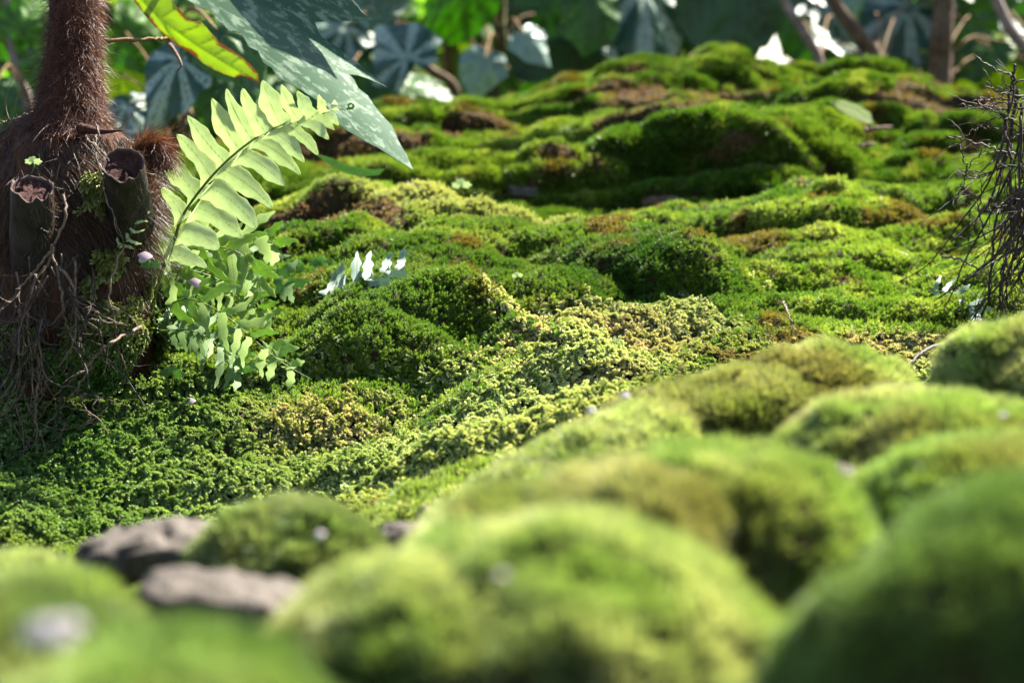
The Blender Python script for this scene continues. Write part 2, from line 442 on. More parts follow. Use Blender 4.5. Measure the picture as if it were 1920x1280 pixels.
def src_star(seed):
    r = random.Random(seed); V, F, T = [], [], []
    for s in range(4):
        bx = np.array([r.uniform(-.28, .28), r.uniform(-.28, .28), r.uniform(-.1, .1)]) if s else np.zeros(3)
        ax = nrm(np.array([bx[0] * .8, bx[1] * .8, 1])); L_ = r.uniform(.7, 1.0)
        for k in range(11):
            t = k / 10; a = k * 2.4 + s; el = math.radians(70 - 50 * t)
            sd = np.array([math.cos(a), math.sin(a), 0]); o = nrm(ax * math.cos(el) + sd * math.sin(el))
            blade(V, F, T, bx + ax * L_ * (.35 + .45 * t), o, nrm(np.cross(o, [0, 0, 1.]) + 1e-3), .34, .045, t * .6, .5 + .5 * t, .2)
    return src_obj('star_moss_shoot', V, F, T)

def src_fuzz(seed):
    r = random.Random(seed); V, F, T = [], [], []
    for k in range(15):
        a = k * 2.4; rr = .05 + .38 * math.sqrt(k / 15)
        b = np.array([rr * math.cos(a), rr * math.sin(a), -.05])
        o = nrm(np.array([b[0] * r.uniform(.2, 1.4) + r.uniform(-.2, .2), b[1] * r.uniform(.2, 1.4) + r.uniform(-.2, .2), 1]))
        blade(V, F, T, b, o, nrm(np.cross(o, [r.uniform(-1, 1), r.uniform(-1, 1), 0.1])), r.uniform(.7, 1.05), .075, 0, 1, r.uniform(-.25, .25))
    return src_obj('fine_moss_tuft', V, F, T)

def collection(name, obs):
    c = bpy.data.collections.new(name)
    for o in obs: c.objects.link(o)
    return c
C_FEATHER = collection('feather_sources', [src_feather(s) for s in range(4)])
C_STAR = collection('star_sources', [src_star(s) for s in range(3)])
C_FUZZ = collection('fuzz_sources', [src_fuzz(s) for s in range(3)])

def gn_group(coll):
    g = bpy.data.node_groups.new('scatter_' + coll.name, 'GeometryNodeTree')
    g.interface.new_socket('Geometry', in_out='INPUT', socket_type='NodeSocketGeometry')
    g.interface.new_socket('Geometry', in_out='OUTPUT', socket_type='NodeSocketGeometry')
    N, L = g.nodes, g.links
    gi = N.new('NodeGroupInput'); go = N.new('NodeGroupOutput')
    ci = N.new('GeometryNodeCollectionInfo'); ci.inputs[0].default_value = coll
    ci.inputs['Separate Children'].default_value = True; ci.inputs['Reset Children'].default_value = True
    ip = N.new('GeometryNodeInstanceOnPoints'); ip.inputs['Pick Instance'].default_value = True
    def na(nm, ty):
        n = N.new('GeometryNodeInputNamedAttribute'); n.data_type = ty; n.inputs[0].default_value = nm; return n.outputs[0]
    er = N.new('FunctionNodeEulerToRotation')
    L.new(gi.outputs[0], ip.inputs['Points']); L.new(ci.outputs[0], ip.inputs['Instance'])
    L.new(na('idx', 'INT'), ip.inputs['Instance Index'])
    L.new(na('rot', 'FLOAT_VECTOR'), er.inputs[0]); L.new(er.outputs[0], ip.inputs['Rotation'])
    L.new(na('scl', 'FLOAT'), ip.inputs['Scale'])
    L.new(ip.outputs[0], go.inputs[0])
    return g
GN = {}
def scatter(name, pts, dirs, nrmls, scl, col, coll, parent=None, **kw):
    n = len(pts)
    z = dirs / np.linalg.norm(dirs, axis=1, keepdims=True)
    nj = nrmls + RNG.normal(0, .3, (n, 3))
    y = np.cross(nj, z); y /= np.linalg.norm(y, axis=1, keepdims=True) + 1e-9
    x = np.cross(y, z)
    eul = np.stack([np.arctan2(y[:, 2], z[:, 2]), np.arcsin(np.clip(-x[:, 2], -1, 1)), np.arctan2(x[:, 1], x[:, 0])], 1)
    origin = np.zeros(3) if parent is None else np.array(parent.matrix_basis.translation)
    me = bpy.data.meshes.new(name); me.vertices.add(n); me.vertices.foreach_set('co', (pts - origin).astype(np.float32).ravel())
    def A(nm, ty, key, d):
        a = me.attributes.new(nm, ty, 'POINT'); a.data.foreach_set(key, d.ravel())
    A('rot', 'FLOAT_VECTOR', 'vector', eul); A('scl', 'FLOAT', 'value', np.asarray(scl, float)); A('col', 'FLOAT_VECTOR', 'vector', np.asarray(col, float))
    A('idx', 'INT', 'value', RNG.integers(0, 12, n).astype(np.int32))
    me.materials.append(M['shoot'])
    o = bpy.data.objects.new(name, me); COL.objects.link(o)
    if parent is not None: o.parent = parent
    md = o.modifiers.new('scatter', 'NODES')
    if coll.name not in GN: GN[coll.name] = gn_group(coll)
    md.node_group = GN[coll.name]
    return tag(o, kind='stuff', **kw)

GREEN = np.array([.052, .112, .018]); LIME = np.array([.130, .195, .040]); YEL = np.array([.26, .29, .105]); PALE = np.array([.55, .60, .32])
BROWN = np.array([.10, .062, .028]); TAN = np.array([.44, .37, .21]); DEEP = np.array([.018, .052, .010])
def lerp(a, b, t): return a + (b - a) * np.clip(t, 0, 1)[..., None]

# sample the terrain
P00, P10, P11, P01 = G[:-1, :-1], G[:-1, 1:], G[1:, 1:], G[1:, :-1]
area = np.linalg.norm(np.cross(P10 - P00, P01 - P00), axis=-1)
cent = (P00 + P11) / 2; qx, qy, qd = proj(cent)
infr = (qx > -260) & (qx < 2180) & (qy > -120) & (qy < 1500) & (qd > .5) & (qd < 4.0)
# zones in world terms (distance up the bank)
def bare(Q):
    b = 1.3 * wblob(Q, 650, 425, 2.42, .07, .06) + 1.2 * wblob(Q, 560, 445, 2.38, .09, .07) + .75 * wblob(Q, 1220, 480, 2.40, .05, .08) + 1.0 * wblob(Q, 985, 358, 2.75, .03, .03) \
        + .8 * wblob(Q, 1250, 380, 2.72, .06, .05) + .9 * wblob(Q, 1200, 240, 3.1, .08, .08) + .8 * wblob(Q, 1440, 115, 3.45, .05, .05) + .9 * wblob(Q, 1760, 150, 3.4, .12, .06) \
        + .7 * wblob(Q, 1590, 530, 2.27, .045, .04) + .8 * wblob(Q, 1230, 170, 3.3, .08, .07) + .6 * wblob(Q, 800, 520, 2.15, .03, .04) + .5 * wblob(Q, 900, 210, 3.2, .09, .08)
    return b
nb = fbm(cent * np.array([.45, 1, 1.3]), 13, 91, 4)
bare_q = bare(cent) + sstep(.56, .64, nb) * sstep(2.3, 2.8, qd) * .95
def zone_feather(Q, d):
    """creeping feather moss low on the bank, cushion moss above"""
    n = fbm(Q, 9, 55, 2) - .5
    f = 1 - sstep(2.03, 2.10, d + .16 * n)
    f = f * (1 - np.clip(1.6 * wblob(Q, 740, 590, 2.06, .085, .12), 0, 1))
    f = np.maximum(f, sstep(.35, .65, wblob(Q, 1200, 610, 2.1, .13, .07) + n * 1.2))
    return f
fz = zone_feather(cent, qd)

def sample(weight, n):
    wgt = (area * weight * infr).ravel(); wgt = wgt / wgt.sum()
    k = RNG.choice(len(wgt), n, p=wgt); i, j = np.unravel_index(k, area.shape)
    a = RNG.random((n, 1)); b = RNG.random((n, 1))
    p = (P00[i, j] * (1 - a) + P10[i, j] * a) * (1 - b) + (P01[i, j] * (1 - a) + P11[i, j] * a) * b
    nn = Nn[i, j]
    return p, nn
def moss_colour(p, warm=0.):
    n1 = fbm(p, 11, 201, 3); n2 = fbm(p, 38, 211, 2); n3 = RNG.random(len(p)); n4 = fbm(p, 5, 221, 2)
    c = lerp(GREEN, LIME, (n1 - .35) * 2.2 + warm); c = lerp(c, YEL, (n2 - .55) * 2.4 + (n3 - .6) * .5 + warm * .6)
    c = lerp(c, DEEP, (.40 - n4) * 3.0)
    c = lerp(c, BROWN, sstep(.64, .74, fbm(p, 22, 231, 2)) * .8)
    return c * (.75 + .5 * RNG.random((len(p), 1)))

# feather moss
p, n = sample(fz * (1 - sstep(.6, 1., bare_q)), 72000)
px, py, d = proj(p)
dr = n * .55 + np.array([.38, -.62, .05]) + RNG.normal(0, .17, p.shape)
c = moss_colour(p, .25)
painted_sun = fbm(p, 6, 301, 2)
c = lerp(c, PALE, (painted_sun - .36) * 1.7 + .35 * (RNG.random(len(p)) - .3))  # bright highlights put into the shoot colour as pale patches
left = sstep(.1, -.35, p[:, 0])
c = lerp(c, GREEN * 1.35 + np.array([.01, .02, .012]), left * .75)  # shade near the root ball painted in as darker green leftwards
tan = 1.0 * wblob(p, 1650, 650, 2.0, .10, .08) + .7 * wblob(p, 600, 770, 1.92, .06, .05) + .6 * wblob(p, 1130, 620, 2.05, .08, .08) + .5 * wblob(p, 930, 620, 2.03, .05, .05) + .5 * wblob(p, 1180, 650, 2.0, .07, .06)
c = lerp(c, TAN, tan * 1.1 * (RNG.random(len(p)) * .8 + .4))
c = lerp(c, YEL * np.array([1.05, 1., .7]), sstep(1.75, 1.66, d) * .35)
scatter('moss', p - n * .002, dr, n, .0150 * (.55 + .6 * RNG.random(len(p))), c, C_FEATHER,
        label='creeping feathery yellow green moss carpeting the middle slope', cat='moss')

# star cushion moss (middle)
p, n = sample((1 - fz) * (1 - sstep(.45, .95, bare_q)) * (qd < 2.72), 125000)
dr = n + np.array([0, -.12, .25]) + RNG.normal(0, .22, p.shape)
c = moss_colour(p, .28) * np.array([1.08, 1.15, .65])
crest = 1.0 * wblob(p, 780, 372, 2.46, .07, .06) + .9 * wblob(p, 950, 400, 2.46, .15, .05)
c = lerp(c, YEL, crest * .8)
c = lerp(c, GREEN, wblob(p, 700, 600, 2.05, .10, .12) * .9)
scatter('moss', p, dr, n,  .0082 * (.6 + .7 * RNG.random(len(p))), c, C_STAR,
        label='bristly green cushion moss over the middle rock', cat='moss')

# fine moss on the back hump
p, n = sample((1 - sstep(.4, .9, bare_q)) * (qd >= 2.68), 130000)
dr = n + np.array([0, -.1, .35]) + RNG.normal(0, .22, p.shape)
c = moss_colour(p, .05) * np.array([.85, .9, .5])
scatter('moss', p, dr, n, .0108 * (.6 + .6 * RNG.random(len(p))), c, C_FUZZ,
        label='fine dark green moss on the rear hump below the begonias', cat='moss')
# dry brown moss and crumbs on the bare earth
p, n = sample(np.clip(bare_q, 0, 1) ** 2 * (qd > 1.9), 26000)
c = lerp(np.tile(np.array([.085, .045, .022]), (len(p), 1)), np.array([.20, .12, .06]), RNG.random(len(p)) ** 2)
c = lerp(c, np.array([.13, .14, .03]), fbm(p, 25, 501, 2) * 1.4 - .45)
scatter('dry_moss', p, n + RNG.normal(0, .5, p.shape), n, .0065 * (.5 + .8 * RNG.random(len(p))), c, C_STAR,
        label='dry reddish brown moss and crumbs on the bare patches of the bank', cat='dry moss')
# foreground floor
p, n = sample((qd < 1.62) * (qd > .55) * 1.0, 30000)
dr = n + np.array([0, 0, .3]) + RNG.normal(0, .22, p.shape)
scatter('moss', p, dr, n, .010 * (.6 + .6 * RNG.random(len(p))), moss_colour(p, .15), C_FUZZ,
        label='short green moss in the gaps between the blurred front mounds', cat='moss')

# ------------------------------------------------------------------ shapes
def tube(pts, rad, sides=6, cap=True):
    pts = np.asarray(pts, float); n = len(pts); rad = np.broadcast_to(np.asarray(rad, float), (n,))
    t = np.gradient(pts, axis=0); t /= np.linalg.norm(t, axis=1, keepdims=True) + 1e-9
    ref = np.array([.31, .22, .92]);
    V = []
    for i in range(n):
        a = np.cross(t[i], ref); a /= np.linalg.norm(a) + 1e-9; b = np.cross(t[i], a)
        for k in range(sides):
            an = 2 * math.pi * k / sides; V.append(pts[i] + rad[i] * (a * math.cos(an) + b * math.sin(an)))
    F = []
    for i in range(n - 1):
        for k in range(sides):
            F.append((i * sides + k, i * sides + (k + 1) % sides, (i + 1) * sides + (k + 1) % sides, (i + 1) * sides + k))
    if cap:
        F.append(tuple(range(sides))[::-1]); F.append(tuple(range((n - 1) * sides, n * sides)))
    return V, F
def merge(parts):
    V, F = [], []
    for v, f in parts:
        o = len(V); V += list(v); F += [tuple(i + o for i in q) for q in f]
    return V, F
def smooth_line(ctrl, n):
    c = np.asarray(ctrl, float); m = len(c)
    c = np.vstack([2 * c[0] - c[1], c, 2 * c[-1] - c[-2]]); out = []
    for t in np.linspace(0, m - 1 - 1e-6, n):
        i = int(t); f = t - i; p0, p1, p2, p3 = c[i:i + 4]
        out.append(.5 * (2 * p1 + (p2 - p0) * f + (2 * p0 - 5 * p1 + 4 * p2 - p3) * f * f + (3 * p1 - p0 - 3 * p2 + p3) * f ** 3))
    return np.array(out)
def pixline(pts, n=24):
    return smooth_line([P(*q) for q in pts], n)

def seg_dist(q, a, b):
    ab = b - a; t = np.clip(((q - a) @ ab) / (ab @ ab + 1e-12), 0, 1)
    return np.linalg.norm(q - (a + t[:, None] * ab), axis=1), t

def leaf_data(outline, veins, step, unit):
    """fill a 2-D outline with a fine mesh; returns verts2d, faces, vein distance, rim distance (in fractions of unit)"""
    o = np.asarray(outline, float); n = len(o)
    lo, hi = o.min(0), o.max(0)
    gx, gy = np.meshgrid(np.arange(lo[0], hi[0], step), np.arange(lo[1], hi[1], step))
    g = np.stack([gx.ravel() + (np.round(gy.ravel() / step) % 2) * step * .5, gy.ravel()], 1)
    x, y = g[:, 0], g[:, 1]; ins = np.zeros(len(g), bool)
    for i in range(n):
        a, b = o[i], o[(i + 1) % n]
        m = ((a[1] > y) != (b[1] > y)) & (x < (b[0] - a[0]) * (y - a[1]) / (b[1] - a[1] + 1e-12) + a[0]); ins ^= m
    g = g[ins]
    ed = np.full(len(g), 1e9)
    for i in range(n): ed = np.minimum(ed, seg_dist(g, o[i], o[(i + 1) % n])[0])
    g = g[ed > step * .45]
    pts = np.vstack([o, g])
    r = delaunay_2d_cdt([Vector(q) for q in pts], [(i, (i + 1) % n) for i in range(n)], [], 1, 1e-7)
    V = np.array([tuple(q) for q in r[0]]); F = [tuple(f) for f in r[2]]
    ed = np.full(len(V), 1e9)
    for i in range(n): ed = np.minimum(ed, seg_dist(V, o[i], o[(i + 1) % n])[0])
    vd = np.full(len(V), 1e9)
    for ln in veins:
        ln = np.asarray(ln, float)
        for i in range(len(ln) - 1): vd = np.minimum(vd, seg_dist(V, ln[i], ln[i + 1])[0])
    return V, F, vd / unit, ed / unit

def thick(V, F, th):
    """give a leaf blade two faces and a rim"""
    V = np.asarray(V); n = len(V); N_ = np.zeros_like(V)
    for f in F:
        c = np.cross(V[f[1]] - V[f[0]], V[f[2]] - V[f[0]])
        for i in f: N_[i] += c
    N_ /= np.linalg.norm(N_, axis=1, keepdims=True) + 1e-12
    top, bot = V + N_ * th / 2, V - N_ * th / 2
    E = set()
    for f in F:
        for a, b in zip(f, f[1:] + f[:1]): E.add((a, b))
    rim = [(a, b) for (a, b) in E if (b, a) not in E]; F2 = list(F) + [tuple(i + n for i in f[::-1]) for f in F]
    src = list(range(n)) * 2; ex = []
    for a, b in rim:
        o = 2 * n + len(ex); ex += [top[b], top[a], bot[a], bot[b]]; src += [b, a, a, b]; F2.append((o, o + 1, o + 2, o + 3))
    return np.vstack([top, bot, np.array(ex)]), F2, np.array(src)

def traced_leaf(name, outline, veins, depth, mat, parent=None, step=None, unit=None, crease=.0, uvrot=0., uvstretch=(1, 1), **kw):
    o = np.asarray(outline, float); unit = unit or np.ptp(o, axis=0).max(); step = step or unit / 40
    V2, F, vd, ed = leaf_data(o, veins, step, unit)
    dd = depth(V2[:, 0], V2[:, 1]) if callable(depth) else np.full(len(V2), depth)
    dd = dd - crease * np.exp(-vd * 30)
    V = P(V2[:, 0], V2[:, 1], dd)
    V3, F3, src = thick(V, F, .0005)
    c, s = math.cos(uvrot), math.sin(uvrot)
    q = V2 / unit; luv = np.stack([(q[:, 0] * c + q[:, 1] * s) * uvstretch[0], (-q[:, 0] * s + q[:, 1] * c) * uvstretch[1], q[:, 0] * 0], 1)
    at = dict(vd=vd[src], ed=ed[src], luv=luv[src])
    return mesh_obj(name, V3, F3, mat, parent, attrs=at, **kw)

# palmate begonia leaf, local units, petiole at the origin
def palmate(seed):
    r = random.Random(seed); out = []; veins = []
    lobes = [(-128, .55), (-82, .72), (-40, .86), (-5, 1.12), (34, .84), (76, .66), (122, .5)]
    lobes = [(a + r.uniform(-8, 8), l * r.uniform(.88, 1.12)) for a, l in lobes]
    full = [(-165, .28)] + lobes + [(165, .28)]
    for i in range(len(full) - 1):
        (a0, l0), (a1, l1) = full[i], full[i + 1]
        for k in range(7):
            t = k / 7; a = a0 + (a1 - a0) * t
            rr = l0 * (1 - t) + l1 * t; dip = .30 * math.sin(math.pi * t) ** .8
            rr *= 1 - dip * .38; rr += (.022 if k % 2 else -.0) * (k > 0) + r.uniform(-.01, .01)
            out.append((rr * math.sin(math.radians(a)), rr * math.cos(math.radians(a))))
    out.append((.28 * math.sin(math.radians(165)), .28 * math.cos(math.radians(165)))); out.append((0, -.04))
    for a, l in lobes:
        s_, c_ = math.sin(math.radians(a)), math.cos(math.radians(a)); veins.append([(0, 0), (l * s_ * .97, l * c_ * .97)])
        for q in (.4, .6, .78):
            for sg in (-1, 1):
                b = math.radians(a + sg * 38); veins.append([(q * l * s_, q * l * c_), (q * l * s_ + .22 * l * math.sin(b), q * l * c_ + .22 * l * math.cos(b))])
    V2, F, vd, ed = leaf_data(out, veins[:], .05, 1.0)
    r2 = (V2 ** 2).sum(1)
    z = -.26 * r2 - .12 * V2[:, 0] ** 2 + .07 * np.clip(vd * 6, 0, 1) + .06 * np.sin(V2[:, 0] * 9 + seed) * np.sqrt(r2)
    V = np.column_stack([V2, z]); V3, F3, src = thick(V, F, .006)
    mv = np.full(len(V2), 9.)
    for a, l in lobes: mv = np.minimum(mv, seg_dist(V2, np.zeros(2), np.array([math.sin(math.radians(a)), math.cos(math.radians(a))]))[0])
    mv = mv / (.12 + np.sqrt(r2))
    return V3, F3, dict(vd=vd[src], ed=ed[src], mv=mv[src], luv=np.column_stack([V2, V2[:, 0] * 0])[src])
PALM = [palmate(s) for s in (1, 2, 3)]
_lm = {}
def palm_mesh(k, mat):
    if (k, mat) not in _lm:
        V, F, at = PALM[k]; me = bpy.data.meshes.new('leaf'); me.from_pydata([tuple(q) for q in V], [], F)
        for nme, a in at.items():
            ty, key = ('FLOAT', 'value') if a.ndim == 1 else ('FLOAT_VECTOR', 'vector')
            me.attributes.new(nme, ty, 'POINT').data.foreach_set(key, a.ravel())
        me.materials.append(M[mat]); me.polygons.foreach_set('use_smooth', np.ones(len(me.polygons), bool)); _lm[(k, mat)] = me
    return _lm[(k, mat)]
def place_palm(parent, px, py, d, R, ang, mat, k=0, tilt=(0, 0), name='leaf'):
    o = bpy.data.objects.new(name, palm_mesh(k, mat)); COL.objects.link(o); o.parent = parent
    # facing the camera, turned in its own plane, then tipped
    m = Matrix.Rotation(math.radians(90) - PITCH, 4, 'X') @ Matrix.Rotation(math.radians(tilt[1]), 4, 'Y') @ Matrix.Rotation(math.radians(tilt[0]), 4, 'X') @ Matrix.Rotation(math.radians(-ang), 4, 'Z')
    p = Vector(P(px, py, d)); s = R * K * d
    o.matrix_basis = Matrix.Translation(p - parent.location) @ m @ Matrix.Diagonal((s, s, s, 1))
    return o, np.array(p)

# ------------------------------------------------------------------ foreground moss mounds
def mound(cx, cy, rx, ry, d, label, hue=0., rz=1.0, rot=0., seed=0, lump=1., brown=.3, dens=1.):
    c = P(cx, cy, d); a, b = rx * K * d, ry * K * d; dep = .5 * (a + b) * rz
    nu, nv = 150, 90
    th = np.linspace(0, 2 * np.pi, nu, endpoint=False); ph = np.linspace(-.35 * np.pi, .5 * np.pi - .02, nv)
    T, Ph = np.meshgrid(th, ph)
    q = np.stack([np.cos(Ph) * np.cos(T), np.cos(Ph) * np.sin(T), np.sin(Ph)], -1)
    x = q[..., 0] * a; z = q[..., 2] * b
    cr, sr = math.cos(math.radians(rot)), math.sin(math.radians(rot))
    V = np.stack([x * cr - z * sr, q[..., 1] * dep, x * sr + z * cr], -1) + c
    sz = min(a, b)
    ns = seed * 3.1
    dsp = (fbm(V + ns, .9 / sz, seed, 2) - .5) * .50 * sz * lump + (fbm(V + ns, 2.8 / sz, seed + 3, 2) - .5) * .24 * sz * lump + (vnoise(V + ns, 90, seed) - .5) * .004
    V = V + q * dsp[..., None]
    ii = np.arange(nu * nv).reshape(nv, nu); jj = np.roll(ii, -1, 1)
    F = np.stack([ii[:-1], jj[:-1], jj[1:], ii[1:]], -1).reshape(-1, 4)
    root = mesh_obj('moss_mound', V.reshape(-1, 3), F, M['soil'], origin=c, label=label, cat='moss mound', group='soft green moss mounds in the foreground')
    Vw = np.concatenate([V, V[:, :1]], 1)
    A, B, C_, D_ = Vw[:-1, :-1], Vw[:-1, 1:], Vw[1:, 1:], Vw[1:, :-1]
    fn = np.cross(B - A, D_ - A); ar = np.linalg.norm(fn, axis=-1); fn /= ar[..., None] + 1e-12
    n = int(min(26000, ar.sum() / (.0040 ** 2) * dens))
    wq = (ar * (A[..., 2] > c[2] - .75 * b)).ravel(); k = RNG.choice(len(wq), n, p=wq / wq.sum()); i, j = np.unravel_index(k, ar.shape)
    u_ = RNG.random((n, 1)); v_ = RNG.random((n, 1))
    p = (A[i, j] * (1 - u_) + B[i, j] * u_) * (1 - v_) + (D_[i, j] * (1 - u_) + C_[i, j] * u_) * v_; nn = fn[i, j]
    nz = fbm(p, 14, 400 + seed, 3); n2 = fbm(p, 30, 420 + seed, 2); n3 = fbm(p, 8, 440, 2)
    col = lerp(GREEN * 1.15, LIME, (nz - .35) * 2.4 + .35 + hue); col = lerp(col, YEL, (n2 - .47) * 2.2 + hue * .9)
    col = lerp(col, np.array([.09, .075, .015]), sstep(.52, .66, n3) * brown * 1.6)
    col = lerp(col, BROWN, sstep(.60, .70, nz) * brown)
    col = lerp(col, DEEP, (.44 - n3) * 2.5)
    col *= np.array([1.22, 1.22, 1.7]) * (.8 + .4 * RNG.random((n, 1)))
    dr = nn + np.array([0, 0, .25]) + RNG.normal(0, .18, p.shape)
    scatter('moss_shoots', p, dr, nn, .0078 * (.6 + .6 * RNG.random(n)), col, C_FUZZ, parent=root)
    return root
MOUNDS = [
 (1065,1350,420,365,.82,'broad bright green moss mound at the bottom centre of the photo',.34,1.0,0,1),
 (770,1400,290,310,.80,'yellow green moss mound left of the broad bottom centre mound',.42,1.0,10,2),
 (330,1425,330,215,.66,'low lime moss mound at the bottom left, right of the white petal',.26,1.1,0,3),
 (60,1320,260,190,.70,'lime moss mound under the white petal in the bottom left corner',.26,1.1,0,17),
 (95,1200,180,110,.90,'small rounded moss mound at the left edge, beside the grey stones',.26,1.1,-8,4),
 (545,1085,182,140,1.15,'round dome of moss with a brown flank between the grey stones',.55,.9,0,5),
 (2000,1392,560,455,.72,'large shadowed dark green moss mound in the bottom right corner',-.02,.8,0,6),
 (1370,1030,265,190,1.0,'deep green moss mound just above the broad bottom centre mound',.10,1.0,-8,7),
 (1030,1090,330,165,.95,'lime moss mound sloping down to the left behind the broad bottom centre mound',.32,1.0,20,8),
 (1740,865,290,120,1.2,'long arched olive moss mound below the corner mound at the right edge',.36,1.0,0,9),
 (1800,970,260,130,1.05,'mid green moss mound tucked under the long arched olive mound',.10,1.0,14,10),
 (1960,725,205,115,1.4,'pale fuzzy moss mound at the right edge below the dark roots',.55,1.0,0,11),
 (1540,760,180,112,1.45,'moss mound with a brown flank forming the peak of the front ridge',.20,1.0,0,12),
 (1290,812,250,88,1.42,'olive moss mound on the front ridge, left of the ridge peak',.30,1.0,16,13),
 (1090,905,240,84,1.36,'thin bright moss mound where the front ridge slopes to the left',.42,1.0,26,14),
 (930,985,170,70,1.30,'low olive moss mound at the left foot of the front ridge',.30,1.0,26,15),
 (30,1105,110,55,1.15,'little yellow moss mound in the left corner in front of the dark slope',.45,1.0,0,16),
]
for (cx, cy, rx, ry, d, lb, hue, rz, rot, sd) in MOUNDS:
    mound(cx, cy, rx, ry, d, lb, hue, rz, rot, sd, lump=.7 if sd in (1, 2, 6) else 1., brown={5: .9, 12: .45, 13: .3, 6: .35, 9: .4}.get(sd, .3))

def stone(name, cx, cy, rx, ry, d, label, mat='rock', flat=.9, seed=0, rot=0, cat='stone'):
    c = P(cx, cy, d); a, b = rx * K * d, ry * K * d; dep = a * flat
    th = np.linspace(0, 2 * np.pi, 64, endpoint=False); ph = np.linspace(-.5 * np.pi + .03, .5 * np.pi - .03, 34); T, Ph = np.meshgrid(th, ph)
    q = np.stack([np.cos(Ph) * np.cos(T), np.cos(Ph) * np.sin(T), np.sin(Ph)], -1)
    q = np.sign(q) * np.abs(q) ** .62
    x = q[..., 0] * a; z = q[..., 2] * b; cr, sr = math.cos(math.radians(rot)), math.sin(math.radians(rot))
    V = np.stack([x * cr - z * sr, q[..., 1] * dep, x * sr + z * cr], -1) + c
    V = V + q * ((fbm(V + seed, 1.1 / b, seed, 4) - .5) * 1.1 * b)[..., None]
    ii = np.arange(V.shape[0] * V.shape[1]).reshape(V.shape[:2]); jj = np.roll(ii, -1, 1)
    F = [tuple(f) for f in np.stack([ii[:-1], jj[:-1], jj[1:], ii[1:]], -1).reshape(-1, 4)] + [tuple(ii[0][::-1]), tuple(ii[-1])]
    return mesh_obj(name, V.reshape(-1, 3), F, M[mat], origin=c, label=label, cat=cat)
stone('stone', 285, 1030, 135, 42, 1.22, 'flat grey stone slab left of the round moss dome', seed=2, rot=8)
stone('stone', 420, 1135, 150, 52, .98, 'grey stone hollowed under the front of the round moss dome', seed=5, rot=-6)
stone('stone', 752, 1015, 44, 34, 1.28, 'small dark grey stone right of the round moss dome', seed=8)
stone('stone', 820, 965, 36, 18, 1.34, 'tiny lilac grey stone at the foot of the front ridge', seed=9, rot=10)
stone('stone', 1550, 905, 60, 30, 1.12, 'pinkish brown stone showing between the dark green and arched olive mounds', seed=11)
def gstone(px, py, rx, ry, label, seed, mat='rock', rot=0):
    p, n = ground_at(px, py); d = proj(p)[2]
    stone('stone', px, py, rx, ry, float(d) + .004, label, mat, seed=seed, rot=rot)
gstone(985, 360, 32, 12, 'bare grey stone lying in the cleft behind the middle rock', 21, rot=-6)
gstone(1250, 378, 50, 12, 'long brown stone at the bottom of the dark cleft', 22, 'bark')
gstone(1715, 453, 18, 6, 'small lilac grey stone in the moss left of the dark roots', 23)
gstone(655, 412, 20, 12, 'reddish brown lump of earth on the crest of the middle rock', 24, 'bark')

# ------------------------------------------------------------------ hairs
def hairs(name, roots, dirs, length, width, mat, parent, bend=(0, 0, -.4), **kw):
    n = len(roots); length = np.broadcast_to(length, (n,)); dirs = dirs / np.linalg.norm(dirs, axis=1, keepdims=True)
    side = np.cross(dirs, RNG.normal(0, 1, (n, 3))); side /= np.linalg.norm(side, axis=1, keepdims=True)
    b = np.array(bend) + RNG.normal(0, .25, (n, 3)); rows = []
    for k, t in enumerate((0, .35, .7, 1.)):
        ctr = roots + dirs * (length * t)[:, None] + b * (length * t * t)[:, None]
        wd = width * (1 - .8 * t); rows += [ctr - side * wd / 2, ctr + side * wd / 2]
    V = np.stack(rows, 1).reshape(-1, 3); o = (np.arange(n) * 8)[:, None]
    F = np.concatenate([o + np.array([[2 * k, 2 * k + 1, 2 * k + 3, 2 * k + 2]]) for k in range(3)], 0)
    return mesh_obj(name, V, F, mat, parent, attrs=dict(rnd=np.repeat(RNG.random(n), 8)), **kw)

def rough_body(axis, rad, nu=72, nv=90, amp=.12, scale=40, seed=0, sq=1.0):
    """lumpy body of revolution round a drawn axis"""
    ax = smooth_line(axis, nv); r = np.interp(np.linspace(0, 1, nv), np.linspace(0, 1, len(rad)), rad)
    th = np.linspace(0, 2 * np.pi, nu, endpoint=False)
    V = ax[:, None] + r[:, None, None] * np.stack([np.cos(th), np.sin(th) * sq, th * 0], -1)[None]
    D = V - ax[:, None]; D /= np.linalg.norm(D, axis=-1, keepdims=True) + 1e-9
    s = np.array([1, 1, .45])
    V = V + D * (r[:, None, None] * amp * 2 * (fbm(V * s, scale, seed, 4) - .5)[..., None])
    ii = np.arange(nu * nv).reshape(nv, nu); jj = np.roll(ii, -1, 1)
    F = [tuple(f) for f in np.stack([ii[:-1], jj[:-1], jj[1:], ii[1:]], -1).reshape(-1, 4)] + [tuple(ii[0][::-1]), tuple(ii[-1])]
    return V, D, F

p, n = sample(np.ones_like(qd) * (qd > 1.7) * (qd < 3.3), 2200)
dd_ = RNG.normal(0, 1, p.shape); dd_ -= n * (dd_ * n).sum(1, keepdims=True) * .85
hairs('litter', p + n * .004, dd_, .006 + .012 * RNG.random(len(p)), .0011, M['hair_tan'], None, bend=(0, 0, 0), kind='stuff', label='dry brown needles and stalks littering the moss', cat='litter')
